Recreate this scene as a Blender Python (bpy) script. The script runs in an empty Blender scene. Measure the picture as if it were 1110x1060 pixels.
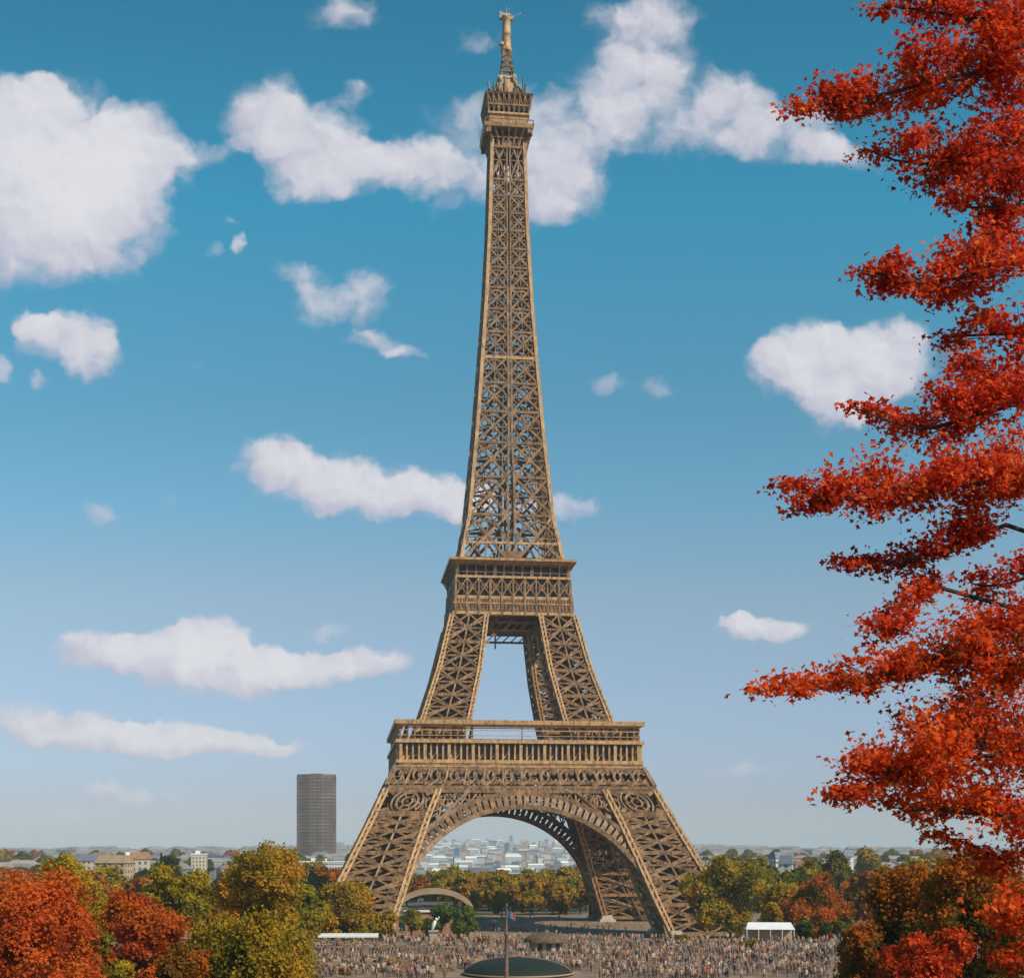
import bpy, math, random
import numpy as np
from mathutils import Vector, Matrix
R = math.radians
random.seed(7)
rng = np.random.default_rng(7)
C = bpy.context.scene.collection
sc = bpy.context.scene

# ------------------------------------------------------------------ camera
F, CX, HY, ZC = 1506.0, 555.0, 924.0, 27.0        # focal length in photo pixels, principal column, horizon row, eye height
cam_d = bpy.data.cameras.new('camera'); cam = bpy.data.objects.new('camera', cam_d); C.objects.link(cam)
cam_d.sensor_width = 36; cam_d.lens = F/1110*36
cam_d.shift_y = (HY-530)/1110; cam_d.clip_start = .3; cam_d.clip_end = 80000
cam.location = (0, 0, ZC); cam.rotation_euler = (R(90), 0, 0)
sc.camera = cam
def at(px, py, D):
    return Vector(((px-CX)/F*D, D, ZC+(HY-py)/F*D))

# ------------------------------------------------------------------ light
SUN_EL, SUN_AZ = 41, 50
sd = bpy.data.lights.new('sun', 'SUN'); sd.energy = 4.6; sd.angle = R(.5); sd.color = (1, .88, .72)
so = bpy.data.objects.new('sun', sd); C.objects.link(so); so.rotation_euler = (R(90-SUN_EL), 0, R(SUN_AZ)); so.location = (0, 0, 500)
sc.view_settings.view_transform = 'Standard'; sc.view_settings.look = 'None'
sc.view_settings.exposure = 0; sc.view_settings.gamma = 1
sc.render.engine = 'CYCLES'

def world():
    w = bpy.data.worlds.new('World'); sc.world = w; w.use_nodes = True
    nt = w.node_tree; N = nt.nodes; L = nt.links; N.clear()
    def n(t, **k):
        x = N.new(t)
        for a, b in k.items(): setattr(x, a, b)
        return x
    def M(op, a, b=None, c=None, clamp=False):
        x = n('ShaderNodeMath', operation=op, use_clamp=clamp)
        for i, v in enumerate((a, b, c)):
            if v is None: continue
            if isinstance(v, (int, float)): x.inputs[i].default_value = v
            else: L.new(v, x.inputs[i])
        return x.outputs[0]
    def V(op, a, b=None, c=None, out=0):
        x = n('ShaderNodeVectorMath', operation=op)
        for i, v in enumerate((a, b, c)):
            if v is None: continue
            if isinstance(v, tuple): x.inputs[i].default_value = v
            else: L.new(v, x.inputs[i])
        return x.outputs[out]
    def ss(x, a, b):
        m = n('ShaderNodeMapRange', interpolation_type='SMOOTHSTEP'); m.inputs['From Min'].default_value = a; m.inputs['From Max'].default_value = b
        L.new(x, m.inputs['Value']); return m.outputs['Result']
    sky = n('ShaderNodeTexSky', sky_type='NISHITA'); sky.sun_disc = False
    sky.sun_elevation = R(SUN_EL); sky.sun_rotation = R(180-SUN_AZ); sky.altitude = 0
    sky.air_density = 1.0; sky.dust_density = .6; sky.ozone_density = 2.0
    tc = n('ShaderNodeTexCoord'); g = tc.outputs['Generated']
    sp = n('ShaderNodeSeparateXYZ'); L.new(g, sp.inputs[0])
    ay = M('MAXIMUM', M('ABSOLUTE', sp.outputs[1]), .08)
    u = M('DIVIDE', sp.outputs[0], ay); v = M('DIVIDE', sp.outputs[2], ay)
    cb = n('ShaderNodeCombineXYZ'); L.new(u, cb.inputs[0]); L.new(v, cb.inputs[1]); uv = cb.outputs[0]
    nz = n('ShaderNodeTexNoise'); nz.inputs['Scale'].default_value = 30; nz.inputs['Detail'].default_value = 3; L.new(uv, nz.inputs['Vector'])
    nz0 = n('ShaderNodeTexNoise'); nz0.inputs['Scale'].default_value = 95; nz0.inputs['Detail'].default_value = 3; L.new(uv, nz0.inputs['Vector'])
    off = V('MULTIPLY_ADD', V('SUBTRACT', nz.outputs['Color'], (.5, .5, .5)), (.030, .026, 0), uv)
    uw = V('MULTIPLY_ADD', V('SUBTRACT', nz0.outputs['Color'], (.5, .5, .5)), (.010, .010, 0), off)
    S = T = None
    for cx, cy, rx, ry, amp in CLOUDS:
        rx *= 1.30; ry *= 1.34
        su, sv = F/rx, F/ry
        r = V('MULTIPLY_ADD', uw, (su, sv, 0), (-(cx-CX)/F*su, -(HY-cy)/F*sv, 0))
        d = M('MAXIMUM', M('MULTIPLY_ADD', V('DOT_PRODUCT', r, r, out=1), -amp, amp), 0)
        h = M('MULTIPLY', V('DOT_PRODUCT', r, (.25, 1, 0), out=1), d)
        S = d if S is None else M('ADD', S, d)
        T = h if T is None else M('ADD', T, h)
    rel = M('DIVIDE', T, M('MAXIMUM', S, .05))            # -1 at the underside .. 1 at the top of a cloud
    def fb(vec, sc_, det):
        x = n('ShaderNodeTexNoise'); x.inputs['Scale'].default_value = sc_; x.inputs['Detail'].default_value = det; x.inputs['Roughness'].default_value = .52
        L.new(vec, x.inputs['Vector']); return x.outputs['Fac']
    n1 = fb(uw, 34, 6)
    n2 = fb(V('ADD', uw, (.004, .006, 0)), 34, 3)
    wn = M('SUBTRACT', n1, .5)
    dens = ss(M('ADD', M('MULTIPLY', S, 1.25), M('MULTIPLY', wn, 1.5)), .22, 1.25)
    dens = M('MAXIMUM', dens, M('MULTIPLY', ss(M('ADD', S, M('MULTIPLY', wn, 3.2)), .15, 1.2), .38))
    dens = M('MULTIPLY', dens, ss(S, .0, .42), clamp=True)
    sh = M('ADD', M('MULTIPLY', rel, .42), M('MULTIPLY', M('SUBTRACT', n1, n2), 1.5))
    sh = ss(M('ADD', sh, M('MULTIPLY', S, .45)), -.35, 1.25)
    mixc = n('ShaderNodeMix', data_type='RGBA'); L.new(sh, mixc.inputs['Factor'])
    mixc.inputs[6].default_value = (4.9, 4.9, 6.1, 1); mixc.inputs[7].default_value = (7.9, 7.8, 8.1, 1)  # sunlit tops and grey shaded undersides are put into the cloud colour
    # sky colour: a slight grade of the physical sky towards cyan
    gr = n('ShaderNodeMix', data_type='RGBA', blend_type='MULTIPLY'); gr.inputs['Factor'].default_value = 1
    L.new(sky.outputs[0], gr.inputs[6])
    rp = n('ShaderNodeValToRGB'); L.new(M('DIVIDE', v, .7, clamp=True), rp.inputs[0]); e = rp.color_ramp.elements
    while len(e) < len(SKY_TINT): e.new(.5)
    for i, (vv, c_) in enumerate(SKY_TINT): e[i].position = vv/.7; e[i].color = (*[q/2 for q in c_], 1)
    dbl = V('SCALE', rp.outputs[0]); dbl.node.inputs['Scale'].default_value = 2; L.new(dbl, gr.inputs[7])
    mx = n('ShaderNodeMix', data_type='RGBA'); L.new(M('MULTIPLY', dens, .95), mx.inputs['Factor']); L.new(gr.outputs[2], mx.inputs[6]); L.new(mixc.outputs[2], mx.inputs[7])
    bg = n('ShaderNodeBackground'); bg.inputs['Strength'].default_value = .1; L.new(mx.outputs[2], bg.inputs['Color'])
    o = n('ShaderNodeOutputWorld'); L.new(bg.outputs[0], o.inputs['Surface'])
    w.cycles.sampling_method = 'MANUAL'; w.cycles.sample_map_resolution = 512
SKY_TINT = [(0.018, (.88, .86, 1.08)), (0.038, (.72, .78, 1.12)), (0.184, (1.0, 1.06, 1.01)), (0.252, (.72, 1.16, 1.14)), (0.325, (0.56, 1.18, 1.13)), (0.469, (0.27, 1.40, 1.34)), (0.607, (0.20, 1.15, 1.14))]
CLOUDS = [(430,168,60,20,.42),(545,160,50,50,.36),(700,135,60,30,.36),(752,150,40,26,.42),(930,170,46,18,.4),(560,105,46,20,.34),(880,120,50,16,.3),(150,190,70,24,.3),(360,300,70,22,.3),(215,760,120,12,.26),(1000,420,60,22,.3),(60,640,60,10,.25),(60,170,110,80,1),(110,225,72,70,1),(30,240,85,70,1),(20,140,60,45,1),(122,165,42,35,.9),(185,165,42,26,.62),(150,128,36,22,.5),(225,163,38,14,.45),
 (285,120,42,40,1),(340,160,58,48,1),(392,182,45,32,.8),(330,200,40,25,.7),(385,100,28,15,.6),
 (450,180,45,30,.6),(500,195,58,42,.55),(500,128,42,25,.5),(585,185,48,62,.62),(640,140,50,58,.68),(618,215,42,32,.55),(680,90,52,45,.6),
 (702,45,48,50,.52),(745,90,42,35,.6),(722,15,42,30,.5),(650,18,32,20,.45),(800,118,42,42,.75),(850,150,55,30,.75),(900,165,38,20,.55),
 (372,12,38,20,.7),(520,45,28,14,.6),(70,362,50,28,1),(98,388,32,22,1),(40,350,28,16,.9),(3,398,14,14,.8),(37,412,14,8,.5),(45,90,16,9,.5),
 (350,335,27,24,.75),(395,325,26,32,.5),(412,372,34,14,.7),(437,382,24,8,.6),(325,302,28,15,.42),(250,240,9,7,.6),(258,268,9,13,.7),(232,270,9,10,.4),(215,402,30,14,.3),
 (300,500,50,26,1),(340,520,62,34,1),(400,530,56,30,.95),(460,540,60,26,.95),(510,545,50,22,.9),(603,552,42,17,.75),
 (870,380,48,34,1),(846,402,38,32,.85),(920,402,55,45,1),(962,385,45,38,1),(910,440,38,25,.8),(1010,352,38,25,.4),
 (105,558,24,15,.7),(185,545,25,9,.3),(110,705,58,22,1.2),(180,708,60,26,1.4),(230,695,46,24,1.4),(262,722,72,22,1.4),(325,724,60,16,1.3),(400,718,45,15,1.4),(240,742,60,12,.7),
 (355,688,38,7,.55),(30,782,36,24,1.0),(90,796,72,20,1.3),(160,800,82,18,1.4),(232,806,72,14,1.3),(295,808,50,9,.8),
 (120,862,38,17,.8),(182,868,46,11,.55),(55,884,42,10,.6),(832,681,50,15,1.2),(808,677,28,9,.9),(800,832,66,11,.5),(660,417,28,12,.55),(715,419,18,12,.55)]
world()

# ------------------------------------------------------------------ materials
def mat(name, col, rough=.7, var=.15, scale=1.5, bump=0, metal=0, col2=None, coord='Object', grime=None):
    m = bpy.data.materials.new(name); m.use_nodes = True; nt = m.node_tree; N = nt.nodes; L = nt.links
    b = N['Principled BSDF']; b.inputs['Roughness'].default_value = rough; b.inputs['Metallic'].default_value = metal
    tc = N.new('ShaderNodeTexCoord'); nz = N.new('ShaderNodeTexNoise'); nz.inputs['Scale'].default_value = scale; nz.inputs['Detail'].default_value = 6
    L.new(tc.outputs[coord], nz.inputs['Vector'])
    cr = N.new('ShaderNodeValToRGB'); L.new(nz.outputs['Fac'], cr.inputs[0]); L.new(cr.outputs[0], b.inputs['Base Color'])
    c2 = col2 or tuple(c*(1-var*2) for c in col)
    cr.color_ramp.elements[0].position = .35; cr.color_ramp.elements[1].position = .65
    cr.color_ramp.elements[0].color = (*c2, 1); cr.color_ramp.elements[1].color = (*col, 1)
    if grime:      # patches of dirt and older paint with streaks running down
        mp = N.new('ShaderNodeMapping'); mp.inputs['Scale'].default_value = (1, 1, .25); L.new(tc.outputs[coord], mp.inputs['Vector'])
        g2 = N.new('ShaderNodeTexNoise'); g2.inputs['Scale'].default_value = 1.3; g2.inputs['Detail'].default_value = 8; g2.inputs['Roughness'].default_value = .7; L.new(mp.outputs[0], g2.inputs['Vector'])
        r2 = N.new('ShaderNodeMapRange'); r2.inputs[1].default_value = .47; r2.inputs[2].default_value = .66; L.new(g2.outputs['Fac'], r2.inputs[0])
        m2 = N.new('ShaderNodeMix'); m2.data_type = 'RGBA'; L.new(r2.outputs[0], m2.inputs[0]); L.new(cr.outputs[0], m2.inputs[6]); m2.inputs[7].default_value = (*grime, 1); L.new(m2.outputs[2], b.inputs['Base Color'])
    if bump:
        bp = N.new('ShaderNodeBump'); bp.inputs['Strength'].default_value = bump; L.new(nz.outputs['Fac'], bp.inputs['Height']); L.new(bp.outputs[0], b.inputs['Normal'])
    return m
def leafmat(name, stops, transl=.35, nscale=.35, nmix=.5):
    """Leaves whose own colour varies from leaf to leaf and from bough to bough."""
    m = bpy.data.materials.new(name); m.use_nodes = True; nt = m.node_tree; N = nt.nodes; L = nt.links; N.clear()
    at_ = N.new('ShaderNodeAttribute'); at_.attribute_name = 'tint'
    tc = N.new('ShaderNodeTexCoord'); nz = N.new('ShaderNodeTexNoise'); nz.inputs['Scale'].default_value = nscale; nz.inputs['Detail'].default_value = 3
    L.new(tc.outputs['Object'], nz.inputs['Vector'])
    mr = N.new('ShaderNodeMapRange'); mr.inputs[1].default_value = .32; mr.inputs[2].default_value = .68; L.new(nz.outputs['Fac'], mr.inputs[0])
    mx = N.new('ShaderNodeMix'); mx.inputs[0].default_value = nmix; L.new(at_.outputs['Fac'], mx.inputs[2]); L.new(mr.outputs[0], mx.inputs[3])
    cr = N.new('ShaderNodeValToRGB'); L.new(mx.outputs[0], cr.inputs[0])
    e = cr.color_ramp.elements
    while len(e) < len(stops): e.new(.5)
    for i, s in enumerate(stops): e[i].position = .15+.7*i/(len(stops)-1); e[i].color = (*s, 1)
    d = N.new('ShaderNodeBsdfDiffuse'); t = N.new('ShaderNodeBsdfTranslucent'); ms = N.new('ShaderNodeMixShader'); ms.inputs[0].default_value = transl
    L.new(cr.outputs[0], d.inputs[0]); L.new(cr.outputs[0], t.inputs[0]); L.new(d.outputs[0], ms.inputs[1]); L.new(t.outputs[0], ms.inputs[2])
    o = N.new('ShaderNodeOutputMaterial'); L.new(ms.outputs[0], o.inputs[0])
    return m
def facade(name, col, glass, sx, sz, fill=.5, rough=.8):
    """A wall with rows of window openings, a pattern in object space."""
    m = bpy.data.materials.new(name); m.use_nodes = True; nt = m.node_tree; N = nt.nodes; L = nt.links; b = N['Principled BSDF']
    tc = N.new('ShaderNodeTexCoord'); sp = N.new('ShaderNodeSeparateXYZ'); L.new(tc.outputs['Object'], sp.inputs[0])
    def M(op, a, b_=None):
        x = N.new('ShaderNodeMath'); x.operation = op
        for i, v in enumerate((a, b_)):
            if v is None: continue
            if isinstance(v, (int, float)): x.inputs[i].default_value = v
            else: L.new(v, x.inputs[i])
        return x.outputs[0]
    h = M('FRACT', M('DIVIDE', M('ADD', sp.outputs[0], sp.outputs[1]), sx)); v = M('FRACT', M('DIVIDE', sp.outputs[2], sz))
    k = M('MULTIPLY', M('LESS_THAN', h, fill), M('LESS_THAN', M('ABSOLUTE', M('SUBTRACT', v, .5)), .26))
    nz = N.new('ShaderNodeTexNoise'); nz.inputs['Scale'].default_value = .15; nz.inputs['Detail'].default_value = 5; L.new(tc.outputs['Object'], nz.inputs['Vector'])
    c = N.new('ShaderNodeMix'); c.data_type = 'RGBA'; L.new(nz.outputs['Fac'], c.inputs['Factor']); c.inputs[6].default_value = (*[x*.75 for x in col], 1); c.inputs[7].default_value = (*[min(1, x*1.15) for x in col], 1)
    x = N.new('ShaderNodeMix'); x.data_type = 'RGBA'; L.new(k, x.inputs['Factor']); L.new(c.outputs[2], x.inputs[6]); x.inputs[7].default_value = (*glass, 1)
    L.new(x.outputs[2], b.inputs['Base Color']); b.inputs['Roughness'].default_value = rough
    return m
M_ = {}
M_['iron'] = mat('golden_brown_iron', (.38, .19, .073), .6, .30, .5, .0, grime=(.05,.028,.016))
M_['iron_sunlit'] = mat('sunlit_brown_iron', (.64, .355, .15), .6, .16, .6, grime=(.17,.088,.04))  # paler copy of the iron, sunlit edges put into its colour
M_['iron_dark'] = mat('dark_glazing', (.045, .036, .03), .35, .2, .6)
M_['brown_stone'] = mat('brown_stone', (.30, .20, .145), .9, .25, .8, .3)
M_['stone'] = mat('pale_stone', (.46, .36, .27), .85, .12, .8, .2)
M_['paving'] = mat('pinkish_paving', (.30, .185, .12), .9, .2, .25, .2)
M_['ground'] = mat('mixed_ground', (.13, .12, .07), .95, .3, .02)
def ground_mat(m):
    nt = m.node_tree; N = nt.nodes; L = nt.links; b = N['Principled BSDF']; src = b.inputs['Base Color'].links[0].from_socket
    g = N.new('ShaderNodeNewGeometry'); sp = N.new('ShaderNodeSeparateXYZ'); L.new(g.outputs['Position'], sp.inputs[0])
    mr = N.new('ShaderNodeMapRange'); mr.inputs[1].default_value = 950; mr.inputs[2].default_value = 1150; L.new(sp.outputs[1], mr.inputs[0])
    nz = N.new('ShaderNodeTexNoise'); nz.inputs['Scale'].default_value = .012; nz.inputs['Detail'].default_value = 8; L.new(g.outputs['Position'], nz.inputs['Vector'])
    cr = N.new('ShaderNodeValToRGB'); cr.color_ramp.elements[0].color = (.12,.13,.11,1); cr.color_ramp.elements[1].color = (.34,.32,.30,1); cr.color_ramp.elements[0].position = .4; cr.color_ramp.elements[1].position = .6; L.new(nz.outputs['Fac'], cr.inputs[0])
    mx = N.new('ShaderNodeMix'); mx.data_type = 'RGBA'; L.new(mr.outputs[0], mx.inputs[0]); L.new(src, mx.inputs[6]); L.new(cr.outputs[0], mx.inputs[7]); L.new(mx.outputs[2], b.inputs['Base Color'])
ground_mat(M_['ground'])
M_['bark'] = mat('dark_bark', (.055, .035, .025), .9, .2, 6, .4)
M_['white'] = mat('white_canvas', (.75, .73, .70), .7, .06, .6)
M_['wood'] = mat('brown_wood', (.20, .12, .07), .8, .2, 1.2, .2)
M_['thatch'] = mat('brown_roof', (.16, .10, .05), .9, .25, 1.5, .3)
M_['green_canvas'] = mat('dark_green_canvas', (.006, .015, .008), .85, .2, .8)
M_['grass'] = mat('lawn_green', (.10, .17, .03), .9, .25, .3)
M_['slate'] = mat('blue_grey_slate', (.16, .18, .22), .6, .15, .1)
M_['terracotta'] = mat('terracotta_tiles', (.36, .17, .10), .8, .15, .4)
M_['tan_roof'] = mat('tan_roof', (.38, .25, .15), .7, .12, .3)

# ------------------------------------------------------------------ mesh helpers
class MB:
    def __init__(s): s.v = []; s.f = []
    def add(s, vs, fs):
        k = len(s.v); s.v += [tuple(x) for x in vs]; s.f += [tuple(i+k for i in f) for f in fs]
    BOX = [(0,1,2,3),(7,6,5,4),(0,4,5,1),(1,5,6,2),(2,6,7,3),(3,7,4,0)]
    def box(s, x0, y0, z0, x1, y1, z1):
        s.add([(x0,y0,z0),(x0,y1,z0),(x1,y1,z0),(x1,y0,z0),(x0,y0,z1),(x0,y1,z1),(x1,y1,z1),(x1,y0,z1)], s.BOX)
    def beam(s, p, q, w, d=None, up=None, w2=None):
        p = Vector(p); q = Vector(q); a = q-p
        if a.length < 1e-4: return
        a.normalize(); d = d or w
        up = Vector(up) if up is not None else Vector((0,0,1))
        if abs(a.dot(up)) > .97: up = Vector((0,1,0))
        x = a.cross(up).normalized(); y = x.cross(a)
        k2 = (w2/w) if w2 else 1
        vs = [p-x*w/2-y*d/2, p+x*w/2-y*d/2, p+x*w/2+y*d/2, p-x*w/2+y*d/2]
        vs += [q-x*w*k2/2-y*d*k2/2, q+x*w*k2/2-y*d*k2/2, q+x*w*k2/2+y*d*k2/2, q-x*w*k2/2+y*d*k2/2]
        s.add(vs, s.BOX)
    def path(s, pts, w, d=None, up=None):
        for a, b in zip(pts, pts[1:]): s.beam(a, b, w, d, up)
    def tube(s, pts, rad, n=8, cap=True):
        k0 = len(s.v); pts = [Vector(p) for p in pts]
        for i, p in enumerate(pts):
            a = (pts[min(i+1, len(pts)-1)]-pts[max(i-1, 0)]).normalized()
            up = Vector((0,1,0)) if abs(a.z) > .9 else Vector((0,0,1))
            x = a.cross(up).normalized(); y = x.cross(a)
            r = rad[i] if isinstance(rad, (list, tuple)) else rad
            for j in range(n):
                t = 2*math.pi*j/n; s.v.append(tuple(p+(x*math.cos(t)+y*math.sin(t))*r))
        for i in range(len(pts)-1):
            for j in range(n):
                a = k0+i*n+j; b = k0+i*n+(j+1) % n; s.f.append((a, b, b+n, a+n))
        if cap:
            s.f.append(tuple(k0+j for j in range(n))[::-1]); s.f.append(tuple(k0+(len(pts)-1)*n+j for j in range(n)))
    def lathe(s, prof, n=20, c=(0,0,0), arc=2*math.pi, a0=0):
        k0 = len(s.v)
        for r, z in prof:
            for j in range(n): t = a0+arc*j/n; s.v.append((c[0]+r*math.cos(t), c[1]+r*math.sin(t), c[2]+z))
        for i in range(len(prof)-1):
            for j in range(n):
                a = k0+i*n+j; b = k0+i*n+(j+1) % n; s.f.append((a, b, b+n, a+n))
    def ring(s, w, z0, z1, t, w1=None):
        """square frame, outer half width w (w1 at the top), wall thickness t"""
        w1 = w if w1 is None else w1
        q = lambda h, z: [(-h,-h,z),(h,-h,z),(h,h,z),(-h,h,z)]
        vs = q(w,z0)+q(w1,z1)+q(w1-t,z1)+q(w-t,z0); fs = []
        for k in range(4):
            for j in range(4): fs.append((k*4+j, k*4+(j+1) % 4, ((k+1) % 4)*4+(j+1) % 4, ((k+1) % 4)*4+j))
        s.add(vs, fs)
    def frustum(s, w0, z0, w1, z1, c=(0,0)):
        q = lambda h, z: [(c[0]-h,c[1]-h,z),(c[0]-h,c[1]+h,z),(c[0]+h,c[1]+h,z),(c[0]+h,c[1]-h,z)]
        s.add(q(w0,z0)+q(w1,z1), s.BOX)
    def build(s, name, m, parent=None, smooth=False):
        me = bpy.data.meshes.new(name); me.from_pydata(s.v, [], s.f); me.validate()
        for x in (m if isinstance(m, (list, tuple)) else [m]): me.materials.append(x)
        if smooth: me.polygons.foreach_set('use_smooth', [True]*len(me.polygons))
        o = bpy.data.objects.new(name, me); C.objects.link(o)
        if parent: o.parent = parent
        return o
def tag(o, label=None, cat=None, group=None, kind=None):
    if label: o['label'] = label
    if cat: o['category'] = cat
    if group: o['group'] = group
    if kind: o['kind'] = kind
    return o
def empty(name, loc, rz, label, cat, group=None):
    o = bpy.data.objects.new(name, None); C.objects.link(o); o.location = loc; o.rotation_euler = (0,0,rz); return tag(o, label, cat, group)
def copy_tree(o, parent=None):
    c = o.copy(); C.objects.link(c)
    if parent: c.parent = parent
    for ch in [x for x in o.children]: copy_tree(ch, c)
    return c

# ------------------------------------------------------------------ terrain
PROF = [(-60,24),(0,25.2),(12,25),(22,23.6),(60,17),(110,10.4),(140,9.5),(277,9.5),(288,0),(1100,0),(1800,4),(3000,18),(4500,36),(6000,60),(7500,78),(9500,60),(30000,0),(60000,0)]
def zt(y, x=0):
    for (a, za), (b, zb) in zip(PROF, PROF[1:]):
        if y <= b: 
            t = (y-a)/(b-a); z = za+(zb-za)*t; break
    else: z = 0
    if y > 2500:
        k = min(1, (y-2500)/3000)
        z *= 1+k*(math.exp(-((x+100)/1700)**2)-1)+k*.10*math.sin(x/310.+y/700.)
    return z
def terrain():
    ys = [-60,-20,0,12,22,40,60,85,110,140,180,277,282,288,350,450,600,800,1100,1400,1800,2300,3000,3600,4200,4500,5200,6000,6700,7500,8500,9500,14000,30000,60000]
    ys = sorted(set(ys)); v = []; f = []; nx = 61
    for y in ys:
        hw = max(150, y*1.2)+50
        for i in range(nx):
            x = -hw+2*hw*i/(nx-1); v.append((x, y, zt(y, x)))
    for j in range(len(ys)-1):
        for i in range(nx-1): a = j*nx+i; f.append((a, a+1, a+nx+1, a+nx))
    b = MB(); b.v = v; b.f = f; tag(b.build('ground', M_['ground']), kind='structure')
    b = MB(); b.add([(-90,142,9.504),(110,142,9.504),(110,276.5,9.504),(-90,276.5,9.504)], [(0,1,2,3)]); tag(b.build('esplanade', M_['paving']), kind='structure')
    b = MB(); b.add([(-110,300,.004),(120,300,.004),(120,620,.004),(-110,620,.004)], [(0,1,2,3)]); tag(b.build('plaza', M_['paving']), kind='structure')
    b = MB(); b.add([(-48,520,.008),(-12,520,.008),(-12,600,.008),(-48,600,.008)], [(0,1,2,3)]); tag(b.build('lawn', M_['grass']), kind='structure')
terrain()

# ------------------------------------------------------------------ the iron tower
WP = [(0,68.5),(12,62.0),(25.2,55.2),(37,49.3),(54,41.2),(71.5,31.8),(90,25.7),(112,20.3),(127,17.9),(130.2,17.2),(143.6,14.6),(176,11.4),(220,8.1),(246.5,6.7),(279,5.7),(330,5)]
LP = [(0,23.5),(25,19.2),(37,17.6),(54,16.6),(71.5,15.6),(108,11.9),(127,10)]
def interp(P, z):
    for (a, x), (b, y) in zip(P, P[1:]):
        if z <= b: return x+(y-x)*(z-a)/(b-a)
    return P[-1][1]
W = lambda z: interp(WP, z)
Lg = lambda z: interp(LP, z)
def lerp(a, b, t): return Vector(a)*(1-t)+Vector(b)*t
def arc_pts(c, ex, ey, r, a0, a1, n): return [c+ex*(r*math.cos(a0+(a1-a0)*i/n))+ey*(r*math.sin(a0+(a1-a0)*i/n)) for i in range(n+1)]
def panel(b, A, B, Cc, D, t, nrm, sub=2, subt=.4, rings=False, dbl=True):
    """A-B bottom, Cc-D top: crossed braces with finer lattice between"""
    A, B, Cc, D = map(Vector, (A, B, Cc, D))
    b.beam(A, B, t*1.1, t*1.1, nrm)
    if rings:
        for p in (A, B, Cc, D): b.beam(p, lerp(p, (A+B+Cc+D)/4, .42), t*.8, t*.8, nrm)
    elif dbl:
        for k in (.0, .16):
            b.beam(lerp(A, Cc, k), lerp(D, B, k), t*.6, t*.8, nrm); b.beam(lerp(B, D, k), lerp(Cc, A, k), t*.6, t*.7, nrm)
    else:
        b.beam(A, D, t, t*.9, nrm); b.beam(B, Cc, t, t*.8, nrm)
    P = lambda u, v: lerp(lerp(A, B, u), lerp(Cc, D, u), v)
    for i in range(0 if rings else sub):
        for j in range(sub):
            u0, u1, v0, v1 = i/sub, (i+1)/sub, j/sub, (j+1)/sub
            b.beam(P(u0, v0), P(u1, v1), subt, subt, nrm); b.beam(P(u1, v0), P(u0, v1), subt, subt*.9, nrm)
            if j: b.beam(P(u0, v0), P(u1, v0), subt*1.1, subt, nrm)
        if i: b.beam(P(i/sub, 0), P(i/sub, 1), subt*1.1, subt, nrm)
    if rings:
        c = P(.5, .5); ex = (B-A).normalized(); ey = (Cc+D-A-B).normalized(); r = min((B-A).length, (Cc-A).length)*.34
        b.path(arc_pts(c, ex, ey, r*1.05, 0, 2*math.pi, 18), subt*1.35, subt*2, nrm)
        for k in range(6): b.beam(c+ex*(r*.5*math.cos(k*1.047))+ey*(r*.5*math.sin(k*1.047)), c+ex*(r*math.cos(k*1.047))+ey*(r*math.sin(k*1.047)), subt*.8, subt, nrm)
        b.path(arc_pts(c, ex, ey, r*1.5, 2.3, 3.9, 8), subt, subt, nrm); b.path(arc_pts(c, ex, ey, r*1.5, -.9, .9, 8), subt, subt, nrm)
        b.path(arc_pts(c, ex, ey, r*.5, 0, 2*math.pi, 12), subt, subt*1.5, nrm)
def leg_corner(z, i):
    w = W(z); l = Lg(z)
    return Vector([(w,-w,z),(w-l,-w,z),(w-l,-(w-l),z),(w,-(w-l),z)][i])
FN = [Vector((0,-1,0)), Vector((-1,0,0)), Vector((0,1,0)), Vector((1,0,0))]
def laced(b, pts, w, t):
    """a built-up column: four angle bars with lacing between"""
    pts = [Vector(p) for p in pts]; h = w/2-t/2
    for sx, sy in ((-1,-1),(1,-1),(1,1),(-1,1)): b.path([p+Vector((sx*h, sy*h, 0)) for p in pts], t, t, (0,1,0))
    for p, q in zip(pts, pts[1:]):
        n = max(1, round((q-p).length/(w*1.1)))
        for k in range(n):
            a, c = lerp(p, q, k/n), lerp(p, q, (k+1)/n)
            for (x0, y0), (x1, y1) in (((-h,-h),(h,-h)),((h,-h),(h,h)),((h,h),(-h,h)),((-h,h),(-h,-h))):
                o0, o1 = Vector((x0,y0,0)), Vector((x1,y1,0)); b.beam(a+o0, c+o1, t*.7, t*.5)
rl = random.Random(77)
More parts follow.
